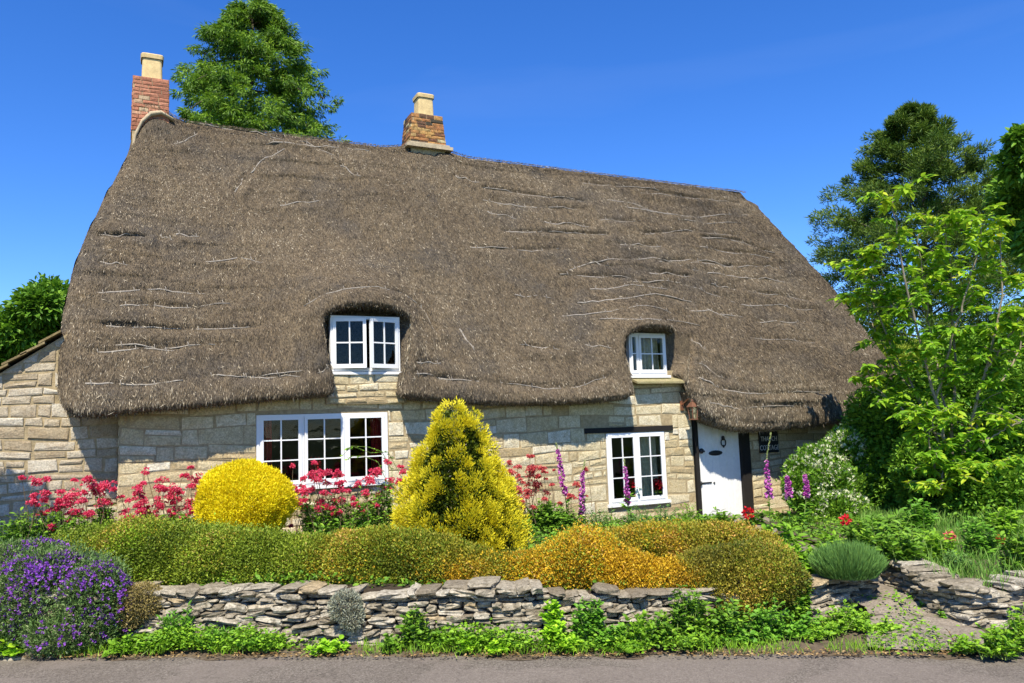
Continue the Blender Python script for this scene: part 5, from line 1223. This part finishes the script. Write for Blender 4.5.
# ---- trees
def branchy(name, label, base, top, halfw, levels, mat, n_cl, cl_r, per, Ln, Wd, seed, droop=0., rise=.15, stop=.3, bark='bark', tr=.22, part='crown', flatc=.55, gapk=1.1, gapt=-.35, cat='tree'):
    """a conifer: whorls of limbs, each carrying clumps of needle sprays towards its end"""
    g = np.random.default_rng(seed); root = empty(name, base, label, cat)
    Hh = top[2] - base[2]; tm, lm = MB(), MB()
    tv = np.linspace(0, 1, 10)[:, None]; axis = base * (1 - tv) + top * tv; axis[1:-1, :2] += g.normal(0, .06, (8, 2)); tm.tube(axis, np.linspace(tr, .03, 10), 9)
    for k in range(levels):
        f = stop + (1 - stop) * (k + g.uniform(0, .9)) / levels; f = min(f, .99); a = k * 2.4 + g.normal(0, .4)
        Lb = halfw(f) * g.uniform(.74, 1.03); c = base * (1 - f) + top * f; d = np.array([math.cos(a), math.sin(a), 0])
        tt = np.linspace(0, 1, 7)[:, None]; cv = c + d * Lb * tt + np.array([0, 0, 1]) * Lb * (rise * tt - droop * tt ** 2)
        tm.tube(cv, np.linspace(max(.02, .05 * (1 - f) + .02), .012, 7), 5)
        for q in range(n_cl):
            u = g.uniform(.30, 1.04) ** .8; p = np.array([np.interp(min(u, 1), tt[:, 0], cv[:, i]) for i in range(3)]) + g.normal(0, .22 * Lb * .5, 3) * [1, 1, .45]
            R = cl_r * g.uniform(.6, 1.2) * (.6 + .5 * (1 - f)); m_ = int(per * g.uniform(.7, 1.3)); dd = sph(m_); pt = p + dd * R * np.array([1, 1, flatc]) * rng.uniform(.2, 1, (m_, 1)) ** .6
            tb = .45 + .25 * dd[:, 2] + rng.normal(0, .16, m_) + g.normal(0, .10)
            leaves(lm, pt, dd * .5 + d * .45 + np.array([0, 0, .35 - droop * 1.6]) + rng.normal(0, .4, (m_, 3)), Ln * rng.uniform(.6, 1.2, m_), Wd, tb, .35)
    lm.build(part, mat, root); tm.build('trunk', bark, root); return root
tp = onD(253, 2, 29); bs = tp.copy(); bs[2] = -.05
branchy('spruce_tree', 'bright green spruce rising behind the thatch between the chimneys', bs, tp, lambda f: np.interp(f, [0, .70, .80, .9, .96, 1], [4.2, 3.25, 2.8, 2.15, 1.35, .5]), 84, 'spruce', 13, .40, 85, .20, .042, 101, .55, .22, .62, gapk=1)
tp = onD(912, 110, 30); bs = tp.copy(); bs[2] = -.05
branchy('pine_tree', 'dark green pine behind the right end of the cottage', bs, tp, lambda f: np.interp(f, [0, .25, .45, .62, .78, .9, 1], [4.0, 4.3, 4.3, 3.7, 2.6, 1.5, .25]), 104, 'pine', 15, .47, 110, .20, .034, 102, .0, .30, .2)
def broad(name, label, px, D, mat, per, Ln, Wd, seed, trunk_px, dj=1.2, cat='tree', bark='bark', zb=-.05, tr=.2, world=None, **kw):
    g = np.random.default_rng(seed); cs_ = []
    for x, y, r in px:
        Dd = D + g.uniform(-dj, dj); p = onD(x, y, Dd); R = r * Dd / F; cs_.append((p, (R, R, R * .85)))
    if world: cs_ = [(np.array(c), (r, r, r * .85)) for c, r in world]; tb = np.array(trunk_px)
    else: tb = onD(*trunk_px, D)
    b0 = np.array([tb[0], tb[1], zb]); root = empty(name, b0, label, cat)
    lm, tm = MB(), MB(); mass(lm, cs_, per, Ln, Wd, seed, **{**dict(lumpk=2.2, lumpa=.34, flat=.5, upb=.2, shape=7, inner=.6), **kw}); lm.build('crown', mat, root)
    fork = np.array([b0[0], b0[1], min(p[2] for p, _ in cs_) * .75 + .3]); tm.tube([b0, (b0 + fork) / 2 + [.05, 0, 0], fork], [tr, tr * .85, tr * .7], 8)
    for p, R in cs_:
        m_ = (fork + p) / 2 + g.normal(0, .1, 3); t = np.linspace(0, 1, 7)[:, None]; tm.tube(fork * (1 - t) ** 2 + 2 * m_ * t * (1 - t) + p * t ** 2, np.linspace(tr * .5, .02, 7), 6)
    tm.build('trunk', bark, root); return root
broad('leafy_tree', 'glossy green leafy tree behind the sloping roof at the far left', [(38, 305, 26), (15, 330, 24), (55, 330, 26), (30, 348, 26), (46, 290, 12), (-22, 352, 30), (60, 298, 14), (78, 345, 24)], 20, 'mid', 430, .19, .085, 111, (30, 400), 1.0, lumpa=.5, inner=.9)
broad('leafy_tree', 'dark leafy tree reaching in at the top right edge', [(1030, 160, 26), (1020, 195, 22), (1045, 215, 32), (1018, 138, 12), (1060, 150, 44), (1075, 230, 50), (1024, 215, 20)], 17, 'mid', 420, .19, .09, 112, (1085, 500), .8, lumpa=.55, inner=.9)

# the young multi-stemmed tree in the garden
def young():
    base = onY(957, 527, -3.4); root = empty('young_tree', base, 'slender young tree with drooping yellow green leaves right of the path', 'tree')
    D0 = (base - EYE) @ cf; tm, lm = MB(), MB()
    stems_px = [[(957, 527, 0), (950, 470, 0), (935, 400, .1), (915, 320, 0), (899, 250, -.1), (893, 196, -.1)], [(955, 527, 0), (952, 440, .2), (955, 360, .4), (952, 290, .5), (945, 222, .4)],
                [(957, 527, 0), (964, 450, -.1), (985, 370, -.3), (1003, 300, -.3), (1000, 232, -.3)], [(950, 470, 0), (925, 410, .4), (895, 355, .8), (872, 300, 1.1), (874, 255, 1.3)], [(925, 410, .4), (898, 370, 1.0), (876, 335, 1.4), (866, 300, 1.5)],
                [(964, 450, -.1), (990, 400, .2), (1020, 350, .4), (1035, 290, .4)], [(945, 440, 0), (908, 415, .3), (880, 392, .7), (868, 372, .9)], [(955, 500, -.1), (935, 470, -.6), (928, 440, -.7), (935, 415, -.7)], [(957, 510, 0), (975, 485, -.4), (985, 470, -.5), (992, 480, -.6)], [(955, 505, 0), (948, 480, -.5), (945, 470, -.7), (940, 490, -.9)], [(958, 480, 0), (985, 440, -.5), (1022, 420, -.7)],
                [(935, 400, .1), (955, 330, -.2), (972, 272, -.3), (984, 222, -.4)], [(952, 440, .2), (935, 360, .5), (925, 290, .6), (918, 235, .5)], [(915, 320, 0), (885, 300, .6), (862, 275, 1.0)], [(985, 370, -.3), (1010, 335, -.5), (1030, 305, -.5)]]
    for si, sp in enumerate(stems_px):
        P = np.array([onD(x, y, D0 + d) for x, y, d in sp]); t = np.linspace(0, 1, 22); k = np.linspace(0, 1, len(P)); cv = np.stack([np.interp(t, k, P[:, i]) for i in range(3)], -1); cv[1:-1] += rng.normal(0, .012, (20, 3))
        tm.tube(cv, np.linspace(.034 if si < 3 else .02, .007, 22), 7)
        for q in range(34 if si < 3 else 24):
            f = min(1, rng.uniform(.22 if si < 3 else .15, 1.12)); b = np.array([np.interp(f, t, cv[:, i]) for i in range(3)]); a = rng.uniform(0, 6.28); Lt = rng.uniform(.18, .55)
            d = np.array([math.cos(a), math.sin(a), rng.uniform(.1, .7)]); tw = np.array([b, b + d * Lt * .5, b + d * Lt * .9 - [0, 0, .10 * Lt], b + d * Lt * 1.1 - [0, 0, .3 * Lt]]); tm.tube(tw, [.007, .005, .004, .003], 4)
            n = 22; u = rng.uniform(.15, 1, n); pp_ = np.stack([np.interp(u, [0, .45, .8, 1], tw[:, i]) for i in range(3)], -1); az = rng.uniform(0, 6.28, n)
            s_ = rng.uniform(.65, 1.2, n)
            leaves(lm, pp_, np.stack([np.cos(az), np.sin(az), rng.uniform(-.9, .35, n)], -1) + d * .4, .160 * s_, .072 * s_, .40 + .35 * (f - .4) + rng.normal(0, .2, n), .6, .14, 7)
    lm.build('crown', 'young', root); tm.build('trunk', 'palebark', root)
young()

# rose shoots in front of the left window, geraniums on the sills
def shoots(label, px, Y, seed, heads):
    b0 = onY(*px[0], Y); b0[2] = .45; root = empty('rose_shoot', b0, label, 'rose'); sm, lm = MB(), MB()
    for ln in (px, [(x - 8 + k * 2, y + 10) for k, (x, y) in enumerate(px)], [(x + 12 - k * 3, y + 6 * (k % 2)) for k, (x, y) in enumerate(px)]):
        P = np.array([onY(x, y, Y) for x, y in ln]); sm.tube(P, np.linspace(.006, .003, len(P)), 4)
        for _ in range(34):
            f = rng.uniform(0, len(P) - 1.01); i = int(f); p = P[i] * (1 - f + i) + P[i + 1] * (f - i); az = rng.uniform(0, 6.28); leaves(lm, p[None], np.array([[math.cos(az), math.sin(az), rng.uniform(-.3, .6)]]), .045, .026, rng.normal(.6, .2), .5, .1, 7)
    sm.build('stem', 'stem', root); lm.build('leaves', 'weed', root)
shoots('arching leafy rose shoot across the right pane of the left window', [(392, 500), (392, 470), (382, 452), (368, 447), (352, 446), (345, 450)], -.35, 1, [])
def geranium(label, x, y, Y, k):
    p = onY(x, y, Y); root = empty('geranium', p - [0, 0, .18], label, 'potted geranium', 'geraniums on the window sills'); mb = MB()
    for _ in range(k): petals(mb, p + rng.normal(0, .05, 3) * [1, .4, .9], .055, 46, .034, .03, False)
    mb.build('flowers', 'red', root); lm = MB(); n = 40; az = rng.uniform(0, 6.28, n); leaves(lm, p - [0, 0, .12] + rng.normal(0, .04, (n, 3)), np.stack([np.cos(az), np.sin(az), 0 * az + .3], -1), .06, .055, rng.normal(.5, .2, n), .7, .1, 7); lm.build('leaves', 'mid', root)
    pm = MB(); pm.tube([p - [0, 0, .30], p - [0, 0, .18]], [.05, .065], 14); pm.build('pot', 'brick', root)
geranium('scarlet geranium in the left light of the door side window', 633, 484, .05, 6)
geranium('scarlet geranium in the right light of the door side window', 657, 485, .05, 9)
geranium('scarlet geranium inside the left pane of the middle light', 316, 466, .05, 6)

# the neighbour's tree out to the left that dapples the outbuilding
broad('apple_tree', 'leafy tree out to the left that shades the outbuilding wall', [], 0, 'mid', 330, .10, .05, 113, (-4.2, -3.6), .5, world=[((-2.9, -2.3, 5.2), .42), ((-3.3, -2.9, 5.6), .5), ((-3.7, -2.5, 4.9), .55), ((-3.1, -3.0, 6.4), .4), ((-4.2, -3.4, 5.4), .7), ((-3.4, -2.2, 4.5), .4)])
